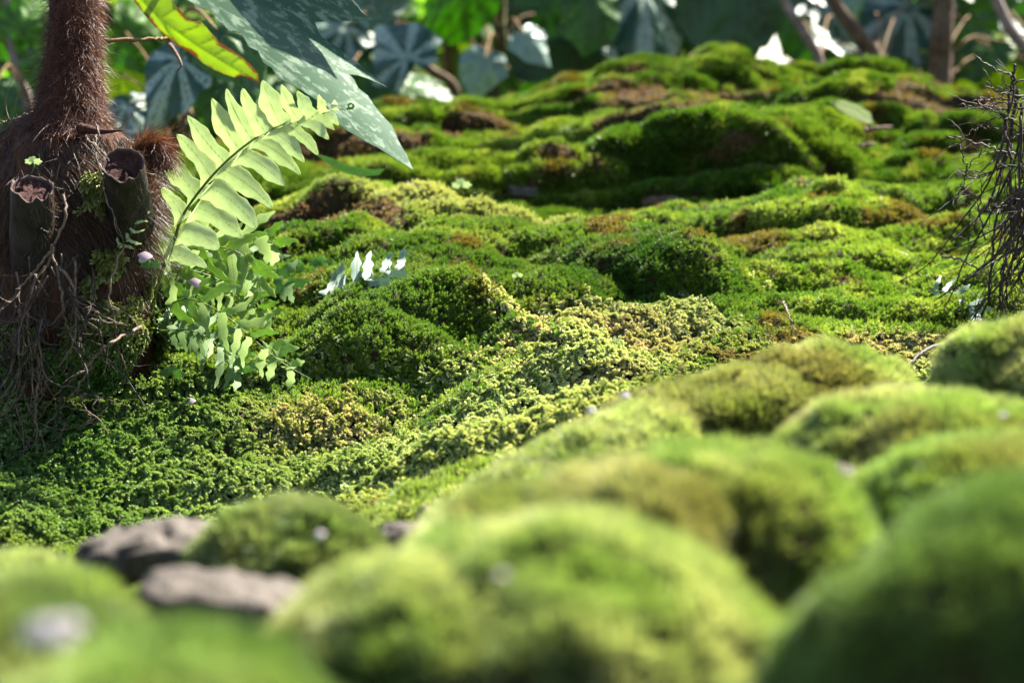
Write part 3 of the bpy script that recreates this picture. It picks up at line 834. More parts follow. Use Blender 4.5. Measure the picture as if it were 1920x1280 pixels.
# ------------------------------------------------------------------ tree fern at the left
TD = 1.94
tf = empty('tree_fern', P(120, 600, TD), label='hairy reddish brown tree fern trunk on its dark matted root ball', cat='tree fern')
tx = [P(140, -420, TD), P(140, -200, TD), P(139, 0, TD), P(136, 120, TD), P(130, 200, TD), P(120, 260, TD)]
V, D, F = rough_body(tx, [46 * K * TD, 45 * K * TD, 45 * K * TD, 50 * K * TD, 60 * K * TD, 84 * K * TD], amp=.17, seed=3)
trunk = mesh_obj('trunk', V.reshape(-1, 3), F, M['trunk'], tf)
def surf_pts(V, D, n, lo=0., hi=1.):
    nv, nu = V.shape[:2]; i = RNG.integers(int(lo * (nv - 1)), max(int(hi * (nv - 1)), 1), n); j = RNG.integers(0, nu, n)
    f = RNG.random((n, 1)); g = RNG.random((n, 1)); j2 = (j + 1) % nu
    a = V[i, j] * (1 - f) + V[i, j2] * f; b = V[i + 1, j] * (1 - f) + V[i + 1, j2] * f
    return a * (1 - g) + b * g, D[i, j]
p, dd_ = surf_pts(V, D, 15000)
hairs('hair', p, dd_ * .75 + np.array([0, 0, .35]) + RNG.normal(0, .45, p.shape), .005 + .007 * RNG.random(len(p)), .00034, M['hair'], trunk, bend=(0, 0, -.7), kind='stuff')
p, dd_ = surf_pts(V, D, 500)
hairs('long_hair', p, dd_ + RNG.normal(0, .35, p.shape), .014 + .012 * RNG.random(len(p)), .0005, M['hair_tan'], trunk, kind='stuff')

bx = [P(118, 205, TD), P(108, 260, TD), P(110, 330, TD), P(118, 430, TD), P(125, 530, TD), P(120, 640, TD), P(110, 740, TD)]
V, D, F = rough_body(bx, [x * K * TD for x in (64, 118, 150, 152, 146, 118, 60)], nu=110, nv=120, amp=.34, scale=30, seed=8, sq=.8)
ball = mesh_obj('root_ball', V.reshape(-1, 3), F, M['fibre'], tf)
p, dd_ = surf_pts(V, D, 17000, 0, .6)
sw = fbm(p, 30, 71, 2)[:, None] - .5
hairs('hair', p, dd_ * .30 + np.array([.35, 0, -.8]) + sw * np.array([4.0, 0, 1.0]) + RNG.normal(0, .22, p.shape), .010 + .015 * RNG.random(len(p)), .00045, M['hair_tan'], ball, bend=(.1, 0, -.4), kind='stuff')
p, dd_ = surf_pts(V, D, 9000, 0, .9)
hairs('red_hair', p, dd_ * .45 + np.array([0, 0, -.6]) + RNG.normal(0, .45, p.shape), .007 + .010 * RNG.random(len(p)), .00045, M['hair_pith'], ball, kind='stuff')

def stump(ax, r, label=None):
    """cut hollow leaf base with a torn pith"""
    pts = smooth_line([P(*q) for q in ax], 12); rr = r * K * TD
    d0 = nrm(pts[-1] - pts[-2]); nm = 28; th = np.linspace(0, 2 * np.pi, nm, endpoint=False)
    A_ = nrm(np.cross(d0, [0, 1., 0])); B_ = np.cross(d0, A_)
    rows = []
    for i, c in enumerate(pts):
        f = 1.12 - .12 * i / 11
        rows.append(c + rr * f * (np.outer(np.cos(th), A_) + np.outer(np.sin(th), B_)) * (1 + .06 * (vnoise(np.stack([th, th * 0 + i * .3, th * 0], 1), 2, 5)[:, None] - .5)))
    rows = np.array(rows); jag = (vnoise(np.stack([np.cos(th) * 3, np.sin(th) * 3, th * 0], 1), 1.5, 9)[:, None] - .5) * rr * .45
    rows[-1] += d0 * jag
    def shell(rws):
        n_ = len(rws); ii = np.arange(n_ * nm).reshape(n_, nm); jj = np.roll(ii, -1, 1)
        return rws.reshape(-1, 3), [tuple(f) for f in np.stack([ii[:-1], jj[:-1], jj[1:], ii[1:]], -1).reshape(-1, 4)]
    st = mesh_obj('leaf_stump', *shell(rows), M['stump'], tf)
    if label: st['label'] = label
    inner = lambda k, f: pts[-1] + d0 * k * rr + (rows[-1] - pts[-1] - d0 * jag) * f + d0 * jag * (1 if k > -.3 else 0)
    rim = np.array([rows[-1], inner(.02, .94), inner(-.2, .88)])
    mesh_obj('rim', *shell(rim), M['rim'], st)
    cup = np.array([inner(-.12, .90), inner(-.30, .80), inner(-.26, .5), inner(-.34, .02)])
    mesh_obj('pith', *shell(cup), M['stump_in'], st)
    a_ = RNG.random(260) * 6.28; q_ = np.sqrt(RNG.random(260)) * .8
    base = pts[-1] + rr * q_[:, None] * (np.outer(np.cos(a_), A_) + np.outer(np.sin(a_), B_)) - d0 * rr * .75
    hairs('torn_fibre', base, np.tile(d0, (260, 1)) + RNG.normal(0, .25, (260, 3)), rr * (.2 + .45 * RNG.random(260)), .0010, M['hair_pith'], st, bend=(0, 0, 0), kind='stuff')
    w_ = shell(rows)[0]; kk = RNG.integers(0, len(w_), 900); oo = w_[kk] - pts[np.minimum(kk // nm, 11)]; oo /= np.linalg.norm(oo, axis=1, keepdims=True)
    kp = oo[:, 0] > RNG.uniform(-.5, .9, 900)
    hairs('bristle', w_[kk][kp], (oo * .35 - d0 + RNG.normal(0, .3, (900, 3)))[kp], .006 + .006 * RNG.random(kp.sum()), .0004, M['hair_tan'], st, bend=(0, 0, 0), kind='stuff')
    return st
FR = TD - .066
stump([(250, 420, FR + .03), (242, 372, FR + .005), (231, 308, FR - .035)], 37, 'cut stump tilted right with a torn red pith')
stump([(62, 490, FR + .02), (60, 430, FR), (60, 352, FR - .026)], 38, 'cut stump with a split side under a tiny seedling')
# curled hairy leaf base
cl = pixline([(258, 400, TD - .03), (262, 330, TD - .03), (272, 285, TD - .03), (292, 275, TD - .035), (305, 290, TD - .04)], 26)
V, F = tube(cl, np.linspace(26, 9, 26) * K * TD, 18)
cb = mesh_obj('curled_leaf_base', V, F, M['fibre'], tf, label='hairy curled leaf base right of the cut stumps')
V = np.array(V); k = RNG.integers(0, len(V) - 18, 2600); tdir = np.repeat(np.gradient(cl, axis=0), 18, 0)[k]; tdir /= np.linalg.norm(tdir, axis=1, keepdims=True)
out = V[k] - np.repeat(cl, 18, 0)[k]; out /= np.linalg.norm(out, axis=1, keepdims=True)
hairs('hair', V[k], tdir + out * .22 + RNG.normal(0, .2, (2600, 3)), .012 + .01 * RNG.random(2600), .0006, M['hair'], cb, bend=(0, 0, -.2), kind='stuff')
# side spur
V, F = tube(pixline([(150, 240, TD - .03), (190, 247, TD - .04), (233, 244, TD - .045)], 10), np.linspace(10, 1, 10) * K * TD, 8); mesh_obj('spur', V, F, M['trunk'], tf)

def wander(p0, d0, ln, n, wob, grav, seed, r0, follow=False):
    r = np.random.default_rng(seed); p = [np.array(p0, float)]; d = nrm(np.array(d0, float)); st = ln / n
    w_ = np.cumsum(r.normal(0, 1, (n, 3)), 0) * wob * .35 + r.normal(0, wob, (n, 3))
    for k in range(n):
        d = nrm(d + w_[k] * .25 + np.array([0, 0, -grav])); p.append(p[-1] + d * st)
    return np.array(p), np.linspace(r0, r0 * .35, n + 1)
def root_mesh(p0, d0, ln, wob, grav, seed, r0, forks=2, n=26):
    r = np.random.default_rng(seed + 999); ps = []
    pts, rad = wander(p0, d0, ln, n, wob, grav, seed, r0); ps.append(tube(pts, rad, 5))
    for q in range(forks):
        k = int(r.integers(n // 4, n - 6)); dd2 = nrm(pts[k + 1] - pts[k]) + r.normal(0, .6, 3)
        s, rd = wander(pts[k], dd2, ln * r.uniform(.15, .45), 12, wob * 1.4, grav, seed + q * 7 + 50, rad[k] * .65); ps.append(tube(s, rd, 4))
    return merge(ps)
# drawn roots first, then the tangle
DRAWN = [
 [(118, 365, 1.855), (123, 400, 1.85), (112, 435, 1.85), (97, 470, 1.85), (88, 500, 1.86), (70, 545, 1.87), (40, 580, 1.88), (8, 625, 1.88), (-25, 680, 1.9)],
 [(100, 460, 1.85), (80, 490, 1.85), (45, 530, 1.85), (20, 560, 1.855), (-20, 610, 1.86)],
 [(97, 470, 1.85), (110, 520, 1.85), (118, 570, 1.85), (125, 610, 1.86), (140, 650, 1.865), (150, 672, 1.87)],
 [(110, 500, 1.85), (135, 530, 1.845), (145, 565, 1.85), (148, 595, 1.86), (175, 600, 1.86), (233, 606, 1.87)],
 [(212, 640, 1.87), (180, 665, 1.865), (165, 700, 1.87), (130, 745, 1.88), (92, 790, 1.90), (82, 800, 1.9)],
 [(265, 612, 1.90), (215, 640, 1.87), (190, 655, 1.865), (150, 700, 1.87), (110, 735, 1.88), (60, 800, 1.9)],
 [(182, 235, 1.855), (185, 262, 1.855), (178, 290, 1.85), (192, 330, 1.85), (198, 370, 1.85), (218, 415, 1.855), (232, 460, 1.87)],
 [(232, 460, 1.87), (205, 540, 1.86), (215, 600, 1.865), (222, 650, 1.88), (240, 700, 1.89)],
 [(68, 640, 1.87), (72, 700, 1.87), (66, 760, 1.875), (70, 830, 1.885), (72, 900, 1.89), (64, 960, 1.86)],
 [(70, 800, 1.88), (82, 830, 1.88), (86, 870, 1.88), (100, 900, 1.87)],
 [(35, 590, 1.87), (20, 640, 1.87), (-10, 700, 1.87)],
 [(60, 690, 1.87), (35, 745, 1.87), (12, 775, 1.87), (-5, 805, 1.87)],
 [(150, 740, 1.88), (165, 775, 1.885), (176, 800, 1.89)],
 [(124, 790, 1.89), (110, 830, 1.9), (100, 850, 1.9)],
 [(56, 820, 1.89), (40, 860, 1.89), (0, 905, 1.87)],
 [(0, 233, 1.86), (30, 222, 1.86), (62, 209, 1.865)],
 [(165, 262, 1.85), (178, 275, 1.85), (196, 290, 1.845)],
]
for i, q in enumerate(DRAWN):
    pts = pixline(q, 30); pts[1:-1] += RNG.normal(0, .0007, pts[1:-1].shape)
    ps = [tube(pts, np.linspace(1, .35, 30) * (3.2 if i < 6 or i == 8 else 2.2) * K * 1.87, 6)]
    for f in range(2):
        k = int(RNG.integers(8, 24)); s, rd = wander(pts[k], nrm(pts[k + 1] - pts[k]) + RNG.normal(0, .6, 3), .02 + .02 * RNG.random(), 10, .5, .05, i * 31 + f, .0005); ps.append(tube(s, rd, 4))
    mesh_obj('root', *merge(ps), M['root'], tf)
for i in range(56):
    r = random.Random(i + 40); px = r.uniform(-20, 190) if i % 3 else r.uniform(20, 140); py = r.uniform(470, 700)
    p0 = P(px, py, TD - .07 - r.uniform(0, .02) + max(0, (py - 600)) * .0003)
    ln = r.uniform(.05, .13); d0 = (r.uniform(-.7, .45), r.uniform(-.3, .1), -1)
    mesh_obj('root', *root_mesh(p0, d0, ln, .42, .06, i * 13, r.uniform(.0005, .0011), 3), M['root_dark'] if i % 3 else M['root'], tf)

# dark mossy earth overhang that carries the root ball
ov = stone('earth_bank', 110, 690, 210, 150, 2.06, 'dark overhanging clump of earth and roots beneath the tree fern', 'fibre', flat=.55, seed=31, cat='earth clump')
# creeping sprigs over the ball and bank
V, D, F = rough_body(bx, [x * K * TD for x in (64, 118, 152, 156, 152, 126, 70)], nu=110, nv=120, amp=.20, scale=34, seed=8, sq=.8)
p, dd_ = surf_pts(V, D, 30000, .3, .97); px, py, d = proj(p)
keep = (px > 150 + 40 * RNG.random(len(p))) & (d < TD + .02) & (fbm(p, 45, 77, 2) > .47) | ((py > 600) & (fbm(p, 40, 78, 2) > .5) & (d < TD))
p, dd_ = p[keep][:2600], dd_[keep][:2600]
c = lerp(np.tile(np.array([.12, .13, .03]), (len(p), 1)), YEL, RNG.random(len(p)) * .8)
c = lerp(c, GREEN, sstep(560, 700, proj(p)[1]))
scatter('creeping_moss', p, dd_ + np.array([0, -.2, -.7]) + RNG.normal(0, .35, p.shape), dd_, .0095 * (.6 + .7 * RNG.random(len(p))), c, C_FEATHER,
        label='tiny yellowish creeping moss down the right side of the root ball', cat='moss')
n = 5200; bo = ov; me = bo.data; co_ = np.empty(len(me.vertices) * 3); me.vertices.foreach_get('co', co_); Q = co_.reshape(-1, 3) + wloc(bo)
k = RNG.integers(0, len(Q), n); nn = Q[k] - wloc(bo); nn /= np.linalg.norm(nn, axis=1, keepdims=True); p = Q[k] + RNG.normal(0, .003, (n, 3))
kp = fbm(p, 22, 79, 2) > .42; p, nn = p[kp], nn[kp]
scatter('hanging_moss', p, nn + np.array([0, -.3, -.5]) + RNG.normal(0, .3, p.shape), nn, .012 * (.6 + .6 * RNG.random(len(p))), lerp(np.tile(DEEP, (len(p), 1)), LIME, RNG.random(len(p)) * .5), C_FEATHER,
        label='dark green feathery moss hanging behind the roots of the tree fern', cat='moss')

# ------------------------------------------------------------------ root tangle at the right edge
RD = 2.06
rt = empty('root_tangle', P(1905, 560, RD), label='dark tangle of dry roots hanging at the right edge', cat='roots')
RDR = [
 [(1835, 105, RD), (1870, 130, RD), (1895, 138, RD), (1906, 152, RD), (1900, 172, RD)],
 [(1898, 122, RD), (1900, 150, RD), (1890, 190, RD), (1882, 240, RD), (1895, 300, RD)],
 [(1790, 199, RD), (1840, 196, RD), (1880, 195, RD), (1925, 190, RD)],
 [(1795, 204, RD), (1825, 204, RD), (1850, 205, RD), (1876, 220, RD), (1900, 225, RD)],
 [(1830, 190, RD), (1860, 186, RD), (1900, 188, RD)],
 [(1770, 277, RD), (1800, 266, RD), (1812, 250, RD), (1850, 228, RD), (1880, 215, RD)],
 [(1776, 256, RD), (1810, 262, RD), (1850, 273, RD), (1880, 284, RD), (1925, 290, RD)],
 [(1860, 270, RD), (1835, 296, RD), (1815, 322, RD), (1812, 345, RD), (1800, 365, RD), (1798, 380, RD)],
 [(1798, 268, RD), (1806, 295, RD), (1813, 315, RD), (1806, 330, RD)],
 [(1885, 285, RD), (1865, 320, RD), (1845, 345, RD), (1840, 400, RD), (1850, 450, RD)],
 [(1920, 350, RD), (1885, 385, RD), (1862, 408, RD), (1858, 470, RD), (1850, 540, RD), (1838, 600, RD), (1820, 625, RD)],
 [(1930, 372, RD), (1900, 430, RD), (1885, 500, RD), (1880, 560, RD), (1890, 600, RD)],
 [(1865, 520, RD), (1840, 560, RD), (1805, 580, RD), (1790, 582, RD)],
 [(1845, 160, RD), (1870, 172, RD), (1890, 178, RD)],
 [(1830, 235, RD), (1850, 242, RD), (1880, 240, RD), (1910, 250, RD)],
]
for i, q in enumerate(RDR):
    pts = pixline(q, 30); pts[1:-1] += RNG.normal(0, .0009, pts[1:-1].shape); pts[:, 1] += RNG.uniform(-.02, .02)
    ps = [tube(pts, np.linspace(.75, 1, 30) * {1: 5.5, 6: 3.6, 10: 4.5, 0: 3.4, 11: 4}.get(i, 2.4) * K * RD * .62, 6)]
    for f in range(3):
        k = int(RNG.integers(4, 26)); s, rd = wander(pts[k], nrm(pts[k + 1] - pts[k]) * -1 + RNG.normal(0, .7, 3), .015 + .02 * RNG.random(), 10, .5, .03, i * 37 + f, .0004); ps.append(tube(s, rd, 4))
    mesh_obj('root', *merge(ps), M['root_dark'], rt)
for i in range(84):
    r = random.Random(i + 900); px = r.uniform(1885, 2010) if i % 2 else r.uniform(1892, 1950); py = r.uniform(150, 400); p0 = P(px, py, RD + r.uniform(-.05, .06))
    side = r.random() < .28
    d0 = (-1, r.uniform(-.4, .4), r.uniform(-.3, .3)) if side else (r.uniform(-.18, .12), r.uniform(-.25, .2), -1)
    mesh_obj('root', *root_mesh(p0, d0, r.uniform(.02, .055) if side else r.uniform(.10, .23), .30, .03 if side else .10, i * 17 + 5000, r.uniform(.0006, .0019) * (.6 if side else 1), 5), M['root_dark'], rt)
def twig(pts, r, label, mat='root_dark', name='twig'):
    l = pixline(pts, 26); l[1:-1] += RNG.normal(0, .0006, l[1:-1].shape); V, F = tube(l, np.linspace(1, .5, 26) * r, 7)
    return mesh_obj(name, V, F, M[mat], label=label, cat=name)
twig([(1838, 600, 1.98), (1800, 632, 1.93), (1745, 652, 1.9), (1720, 668, 1.87), (1692, 694, 1.83)], .0022, 'dark twig slanting from the right roots down to the front ridge')
twig([(1766, 482, 2.05), (1800, 486, 2.04), (1830, 502, 2.05), (1862, 520, 2.06)], .0012, 'thin pale twig poking left from the dark roots', 'root')
twig([(1470, 566, 2.1), (1478, 590, 2.07), (1492, 620, 2.05)], .001, 'short dead stalk standing in the moss above the front ridge', 'root')

# ------------------------------------------------------------------ ferns
def leaflet(base, tip, wd, d0, d1, mat, parent, curl=.0, seed=0, lab=None, lobed=0.):
    b, t = np.array(base, float), np.array(tip, float); ax = t - b; L_ = np.linalg.norm(ax); ax /= L_; nx = np.array([-ax[1], ax[0]])
    r = random.Random(seed); ph = r.uniform(0, 6); n = 22
    def mid(s): return b + ax * L_ * s + nx * curl * L_ * 4 * s * (1 - s) * (1 if s < .5 else 1)
    prof = lambda s: (1 + .5 * max(0, 1 - s / .14) ** 1.5) * (1 - .12 * s) * min(1, ((1 - s) / .42)) ** .62
    up, dn = [], []
    for i in range(n + 1):
        s = i / n; wv = 1 + lobed * math.sin(s * 19 + ph) + .16 * math.sin(s * 9 + ph) + .05 * math.sin(s * 29 + ph)
        wv2 = 1 + lobed * math.sin(s * 19 + ph + 1) + .17 * math.sin(s * 8 + ph + 2) + .05 * math.sin(s * 27 + ph)
        up.append(mid(s) + nx * wd / 2 * prof(s) * wv); dn.append(mid(s) - nx * wd / 2 * prof(s) * wv2)
    out = up[:-1] + [mid(1.0)] + dn[:-1][::-1]
    v = [[mid(i / 8) for i in range(9)]]

    cd = lambda x, y: d0 + (d1 - d0) * np.clip(((x - b[0]) * ax[0] + (y - b[1]) * ax[1]) / L_, -.1, 1.1) + .000004 * ((x - b[0]) * nx[0] + (y - b[1]) * nx[1]) ** 2 + .0014 * np.sin(((x - b[0]) * ax[0] + (y - b[1]) * ax[1]) / L_ * 5 + ph)
    o = traced_leaf('leaflet', out, v, cd, mat, parent, step=max(2.6, wd / 11), unit=L_)
    if lab: o['label'] = lab
    return o
LEAN = lambda y: (y - 420) * .00022
fern = empty('fern', P(275, 605, 1.95), label='large bright yellow green fern frond arching right from the root ball', cat='fern')
RC = [(278, 600, 1.95), (300, 520, 1.94), (326, 452, 1.93), (345, 400, 1.925), (395, 333, 1.92), (447, 283, 1.92), (500, 247, 1.925), (560, 222, 1.93), (610, 209, 1.94), (650, 204, 1.945)]
RC = [(x, y, d + LEAN(y)) for x, y, d in RC]; rl = pixline(RC, 60); V, F = tube(rl, np.linspace(3.6, .9, 60) * K * 1.93, 8); mesh_obj('stalk', V, F, M['rachis'], fern)
V, F = tube(pixline([(650, 204, 1.897), (660, 203, 1.897), (663, 198, 1.896), (658, 194, 1.895), (653, 198, 1.894), (656, 202, 1.893)], 16), np.linspace(2.6, 1.6, 16) * K * 1.93, 7)
mesh_obj('curled_tip', V, F, M['fern_mid'], fern)
LF = [ # base, tip, width
 ((345,412),(302,352),30,.05),((372,372),(300,296),42,.04),((398,338),(331,252),36,.05),((425,308),(351,216),36,-.03),((452,284),(397,184),38,-.04),((476,265),(424,166),32,-.05),((500,250),(454,166),34,-.05),
 ((528,238),(492,150),44,-.03),((560,226),(527,158),26,-.04),((586,217),(557,170),26,-.03),((607,211),(597,178),17,0),((627,207),(627,187),12,0),
 ((612,211),(635,236),16,-.04),((590,215),(627,244),17,-.06),((565,222),(617,262),24,-.07),((535,232),(597,291),26,-.06),((508,245),(571,306),30,-.07),((478,263),(564,329),32,-.07),((450,287),(536,349),38,-.05),
 ((415,316),(512,391),40,-.05),((392,350),(482,428),48,-.06),((368,388),(456,446),44,-.06),((340,432),(412,466),48,-.08),((322,464),(246,438),40,.05),((322,476),(388,502),30,-.08)]
for i, (b, t, wd, cu) in enumerate(LF):
    leaflet(b, t, wd * .98, 1.925 + LEAN(b[1]), 1.925 + LEAN(t[1]) + (.006 if i % 2 else -.004), M['fern'], fern, cu, i)

def small_fern(pts, n, L0, wd, mat, label, seed, droop=.5, stalk='rachis', name='fern', r=1.6, round_=False):
    rr = random.Random(seed); e = empty(name, P(*pts[0]), label=label, cat='fern')
    l = smooth_line(pts, 40); V, F = tube(P(l[:, 0], l[:, 1], l[:, 2]), np.linspace(r, r * .4, 40) * K * 1.95, 6); mesh_obj('stalk', V, F, M[stalk], e)
    for i in range(n):
        s = .12 + .86 * i / n; k = int(s * 38); q = l[k]; tg = nrm((l[k + 1] - l[k])[:2])
        for sg in (-1, 1):
            L0_ = L0 * 1.65
            nx = np.array([-tg[1], tg[0]]) * sg; ln = L0_ * (math.sin((.28 + s * .62) * math.pi) * .85 + .2) * rr.uniform(.85, 1.15)
            dirv = nrm(nx * rr.uniform(.75, 1.) + tg * rr.uniform(.3, .8) + np.array([0, droop * rr.uniform(.2, 1)]))
            foreshort = rr.uniform(.75, 1)
            leaflet(q[:2], q[:2] + dirv * ln * foreshort, .80 * wd * rr.uniform(.8, 1.1), q[2], q[2] - (dirv[1] * ln) * .00034 + rr.choice((-1, 1)) * ln * K * .8 * math.sqrt(1 - foreshort ** 2 + .02), M[mat], e, rr.uniform(-.12, .12), seed * 50 + i * 2 + (sg > 0), lobed=.22)
    return e
small_fern([(300, 560, 1.96), (350, 500, 1.97), (420, 450, 1.99), (500, 450, 2.02), (540, 490, 2.05)], 7, 56, 26, 'fern_low', 'lime fern frond arching over just below the big frond', 2, .7)
small_fern([(290, 590, 1.95), (350, 560, 1.93), (420, 590, 1.91), (480, 640, 1.90), (530, 680, 1.90), (585, 712, 1.90)], 9, 42, 22, 'fern_low', 'drooping lime frond whose tip reaches lowest over the feathery moss', 3, .1)
small_fern([(285, 610, 1.97), (340, 600, 1.97), (400, 640, 1.97), (440, 690, 1.96), (455, 705, 1.96)], 7, 44, 20, 'fern_mid', 'pale green frond hanging behind the drooping lime frond', 4, .3)
small_fern([(300, 600, 1.99), (360, 520, 2.02), (440, 500, 2.06), (520, 520, 2.1), (570, 545, 2.12)], 8, 46, 22, 'fern_mid', 'mid green frond spreading right beneath the arching lime frond', 5, .5)
small_fern([(300, 520, 2.0), (340, 500, 2.03), (380, 520, 2.05), (430, 560, 2.06)], 6, 44, 22, 'fern_mid', 'shaded green frond hanging close to the root ball', 6, .5)
gd_ = lambda x, y: (x, y, float(proj(ground_at(x, y)[0])[2]) - .025)
small_fern([gd_(590, 560), gd_(640, 545), gd_(690, 527), gd_(740, 508), gd_(792, 500)], 6, 40, 24, 'fern_blue', 'small pale bluish fern lying behind the dark moss dome', 7, -.3)
small_fern([gd_(1740, 545), gd_(1780, 550), gd_(1820, 575), gd_(1850, 600)], 6, 28, 12, 'fern_blue', 'small pale fern in the moss left of the dark right roots', 8, 0)
small_fern([(215, 470, 1.9), (245, 440, 1.88), (262, 400, 1.88), (262, 370, 1.88)], 6, 16, 7, 'fern', 'tiny yellow fern climbing beside the tilted stump', 9, 0, r=.8)
small_fern([(310, 540, 1.97), (380, 470, 1.98), (440, 470, 1.98), (480, 510, 1.98), (490, 560, 1.98)], 7, 50, 22, 'fern_low', 'lime frond curling down right of the big frond base', 10, .6)
small_fern([(300, 620, 1.94), (360, 620, 1.93), (420, 650, 1.93), (470, 690, 1.92)], 8, 34, 15, 'fern_mid', 'low green frond nearest the feathery moss below the lime fronds', 11, .3)
small_fern([(320, 500, 1.99), (400, 520, 2.0), (470, 570, 2.0), (530, 600, 2.0)], 9, 40, 18, 'fern_low', 'thin lime frond crossing the middle of the fern cluster', 12, .4)
# single rounded fern leaves and seedlings
def seedling(px, py, d, s, mat, label, seed, h=22, lobes=3, nm='seedling'):
    rr = random.Random(seed); e = empty(nm, P(px, py + h, d), label=label, cat='seedling')
    V, F = tube(pixline([(px + rr.uniform(-4, 4), py + h + 6, d + .004), (px + rr.uniform(-3, 3), py + h * .5, d), (px, py, d)], 10), .0006, 5); mesh_obj('stem', V, F, M['rachis'], e)
    for k in range(lobes):
        a = -90 + (k - (lobes - 1) / 2) * 75 + rr.uniform(-12, 12); a = math.radians(a); cx, cy = px + math.cos(a) * s * .55, py + math.sin(a) * s * .4
        o = [(cx + s * .5 * (1 + .16 * math.cos(5 * t)) * math.cos(t), cy + s * .36 * (1 + .16 * math.cos(5 * t)) * math.sin(t)) for t in np.linspace(0, 6.28, 26, endpoint=False)]
        traced_leaf('leaf', o, [[(px, py), (cx, cy)]], lambda x, y: d + (x - px) * .0002 * (1 if k % 2 else -1), M[mat], e, step=s / 6, unit=s)
    return e
seedling(62, 305, 1.86, 15, 'fern', 'tiny pale seedling growing on the split stump', 1, 16)
seedling(865, 348, 2.45, 17, 'fern', 'tiny pale seedling on the crest of the middle rock', 2, 26)
seedling(600, 495, 2.2, 20, 'fern_mid', 'small blurred seedling left of the pale bluish fern', 3, 16, 5)
seedling(555, 500, 2.22, 16, 'fern_mid', 'low seedling between the lime fronds and the pale bluish fern', 4, 10, 4)
seedling(322, 702, 1.95, 22, 'fern_mid', 'little lobed leaf in the shade under the ferns', 5, 14, 3)
seedling(970, 518, 2.1, 10, 'fern', 'minute pale sprout in the centre of the moss slope', 6, 12)

seedling(283, 502, 1.9, 22, 'fern_mid', 'round green leaves on a thin stem against the root ball', 8, 60, 2)
seedling(850, 655, 1.99, 14, 'fern', 'thin pale sprout rising from the feathery moss', 9, 28, 2)
# leaf on a stem and twigs on the rear hump
e = empty('sprout', P(1625, 300, 2.95), label='single pale leaf on a thin stem upon the rear mossy hump', cat='sprout')
traced_leaf('leaf', [(1556, 190), (1580, 188), (1610, 198), (1632, 212), (1637, 232), (1622, 232), (1600, 222), (1575, 208)], [[(1558, 191), (1600, 205), (1634, 228)]], lambda x, y: 2.92 - (y - 210) * .0005, M['b_yellow'], e, unit=80)
V, F = tube(pixline([(1636, 230, 2.92), (1626, 250, 2.92), (1622, 305, 2.94)], 12), .0012, 6); mesh_obj('stem', V, F, M['root'], e)
twig([(1620, 245, 2.93), (1650, 240, 2.92), (1672, 240, 2.92)], .0035, 'short pale stick beside the single leaf on the rear hump', 'root')
twig([(1600, 282, 2.9), (1622, 272, 2.9), (1640, 270, 2.9)], .003, 'stubby pale stick below the single leaf on the rear hump', 'root')
# fallen petals
def petal(px, py, d, s, label, mat='petal', seed=0):
    rr = random.Random(seed); o = [(px + s * (1 + .3 * math.sin(3 * t + seed)) * math.cos(t), py + s * .7 * (1 + .25 * math.cos(2 * t + seed)) * math.sin(t)) for t in np.linspace(0, 6.28, 22, endpoint=False)]
    return traced_leaf('petal', o, [], lambda x, y: d + ((x - px) ** 2 + (y - py) ** 2) / s / s * s * K * d * .25 - (y - py) * K * d * .5, M[mat], None, step=s / 5, unit=s, label=label, cat='petal')
petal(88, 1182, .56, 46, 'large white petal lying on the moss at the bottom left')
petal(126, 1170, .555, 26, 'small pale petal overlapping the right of the large white one', seed=1)
petal(270, 482, 1.88, 13, 'pink petal caught against the root ball by the fern', 'petal_pink', 2)
petal(357, 753, 1.93, 9, 'pink petal resting on the feathery moss under the ferns', 'petal_pink', 3)
petal(366, 530, 1.93, 11, 'pinkish withered petal stuck among the lime fronds', 'petal_pink', 4)
for (x, y, s, lb) in [(600, 1002, 9, 'speck of petal on the round moss dome'), (938, 1078, 10, 'speck of petal on the broad bottom centre mound'), (1108, 770, 8, 'speck of petal high on the left slope of the front ridge'),
                      (1172, 742, 8, 'speck of petal above the others on the front ridge'), (1880, 778, 7, 'speck of petal on the arched olive mound')]:
    d_ = {600: 1.02, 938: .70, 1108: 1.28, 1172: 1.32, 1880: 1.08}[x]
    petal(x, y, d_, s, lb, seed=x)

# ------------------------------------------------------------------ begonias
bgx = empty('begonia', P(330, -260, 2.05), label='large begonia with a long silver marked dark leaf hanging over the fern', cat='begonia')
BL = [(330,-40),(350,0),(372,14),(392,20),(412,42),(430,58),(452,62),(466,88),(484,96),(494,118),(510,128),(520,146),(548,160),(566,170),(590,186),(612,200),(630,228),(652,246),(680,262),(706,276),(738,296),(775,319),
      (762,290),(748,266),(735,236),(716,216),(700,196),(690,180),(672,166),(664,150),(655,140),(672,142),(690,148),(726,164),(706,146),(690,134),(674,120),(655,108),(640,94),(622,82),(604,70),(590,42),(640,40),(700,38),(680,24),(668,8),(640,-20),(600,-60),(450,-80)]
vn = [[(340,-60),(420,40),(520,120),(620,200),(700,255),(775,319)],[(400,-60),(500,40),(600,100),(726,164)],[(450,-60),(560,0),(640,30),(700,38)],[(420,40),(470,85)],[(520,120),(560,168)],[(520,120),(600,125),(660,145)],[(620,200),(690,180)],[(620,200),(640,235)],[(470,80),(540,90)]]
traced_leaf('leaf', BL, vn, lambda x, y: 2.13 - (y - 150) * .00055 + .0030 * np.sin((x - y) * .024) - .00045 * np.maximum(0, (x - 560) * .55 - (y - 130) * .83 - 62), M['b_dark'], bgx, unit=320, step=5, uvrot=.62, uvstretch=(.7, 2.0), label='long dark green leaf with silver markings')
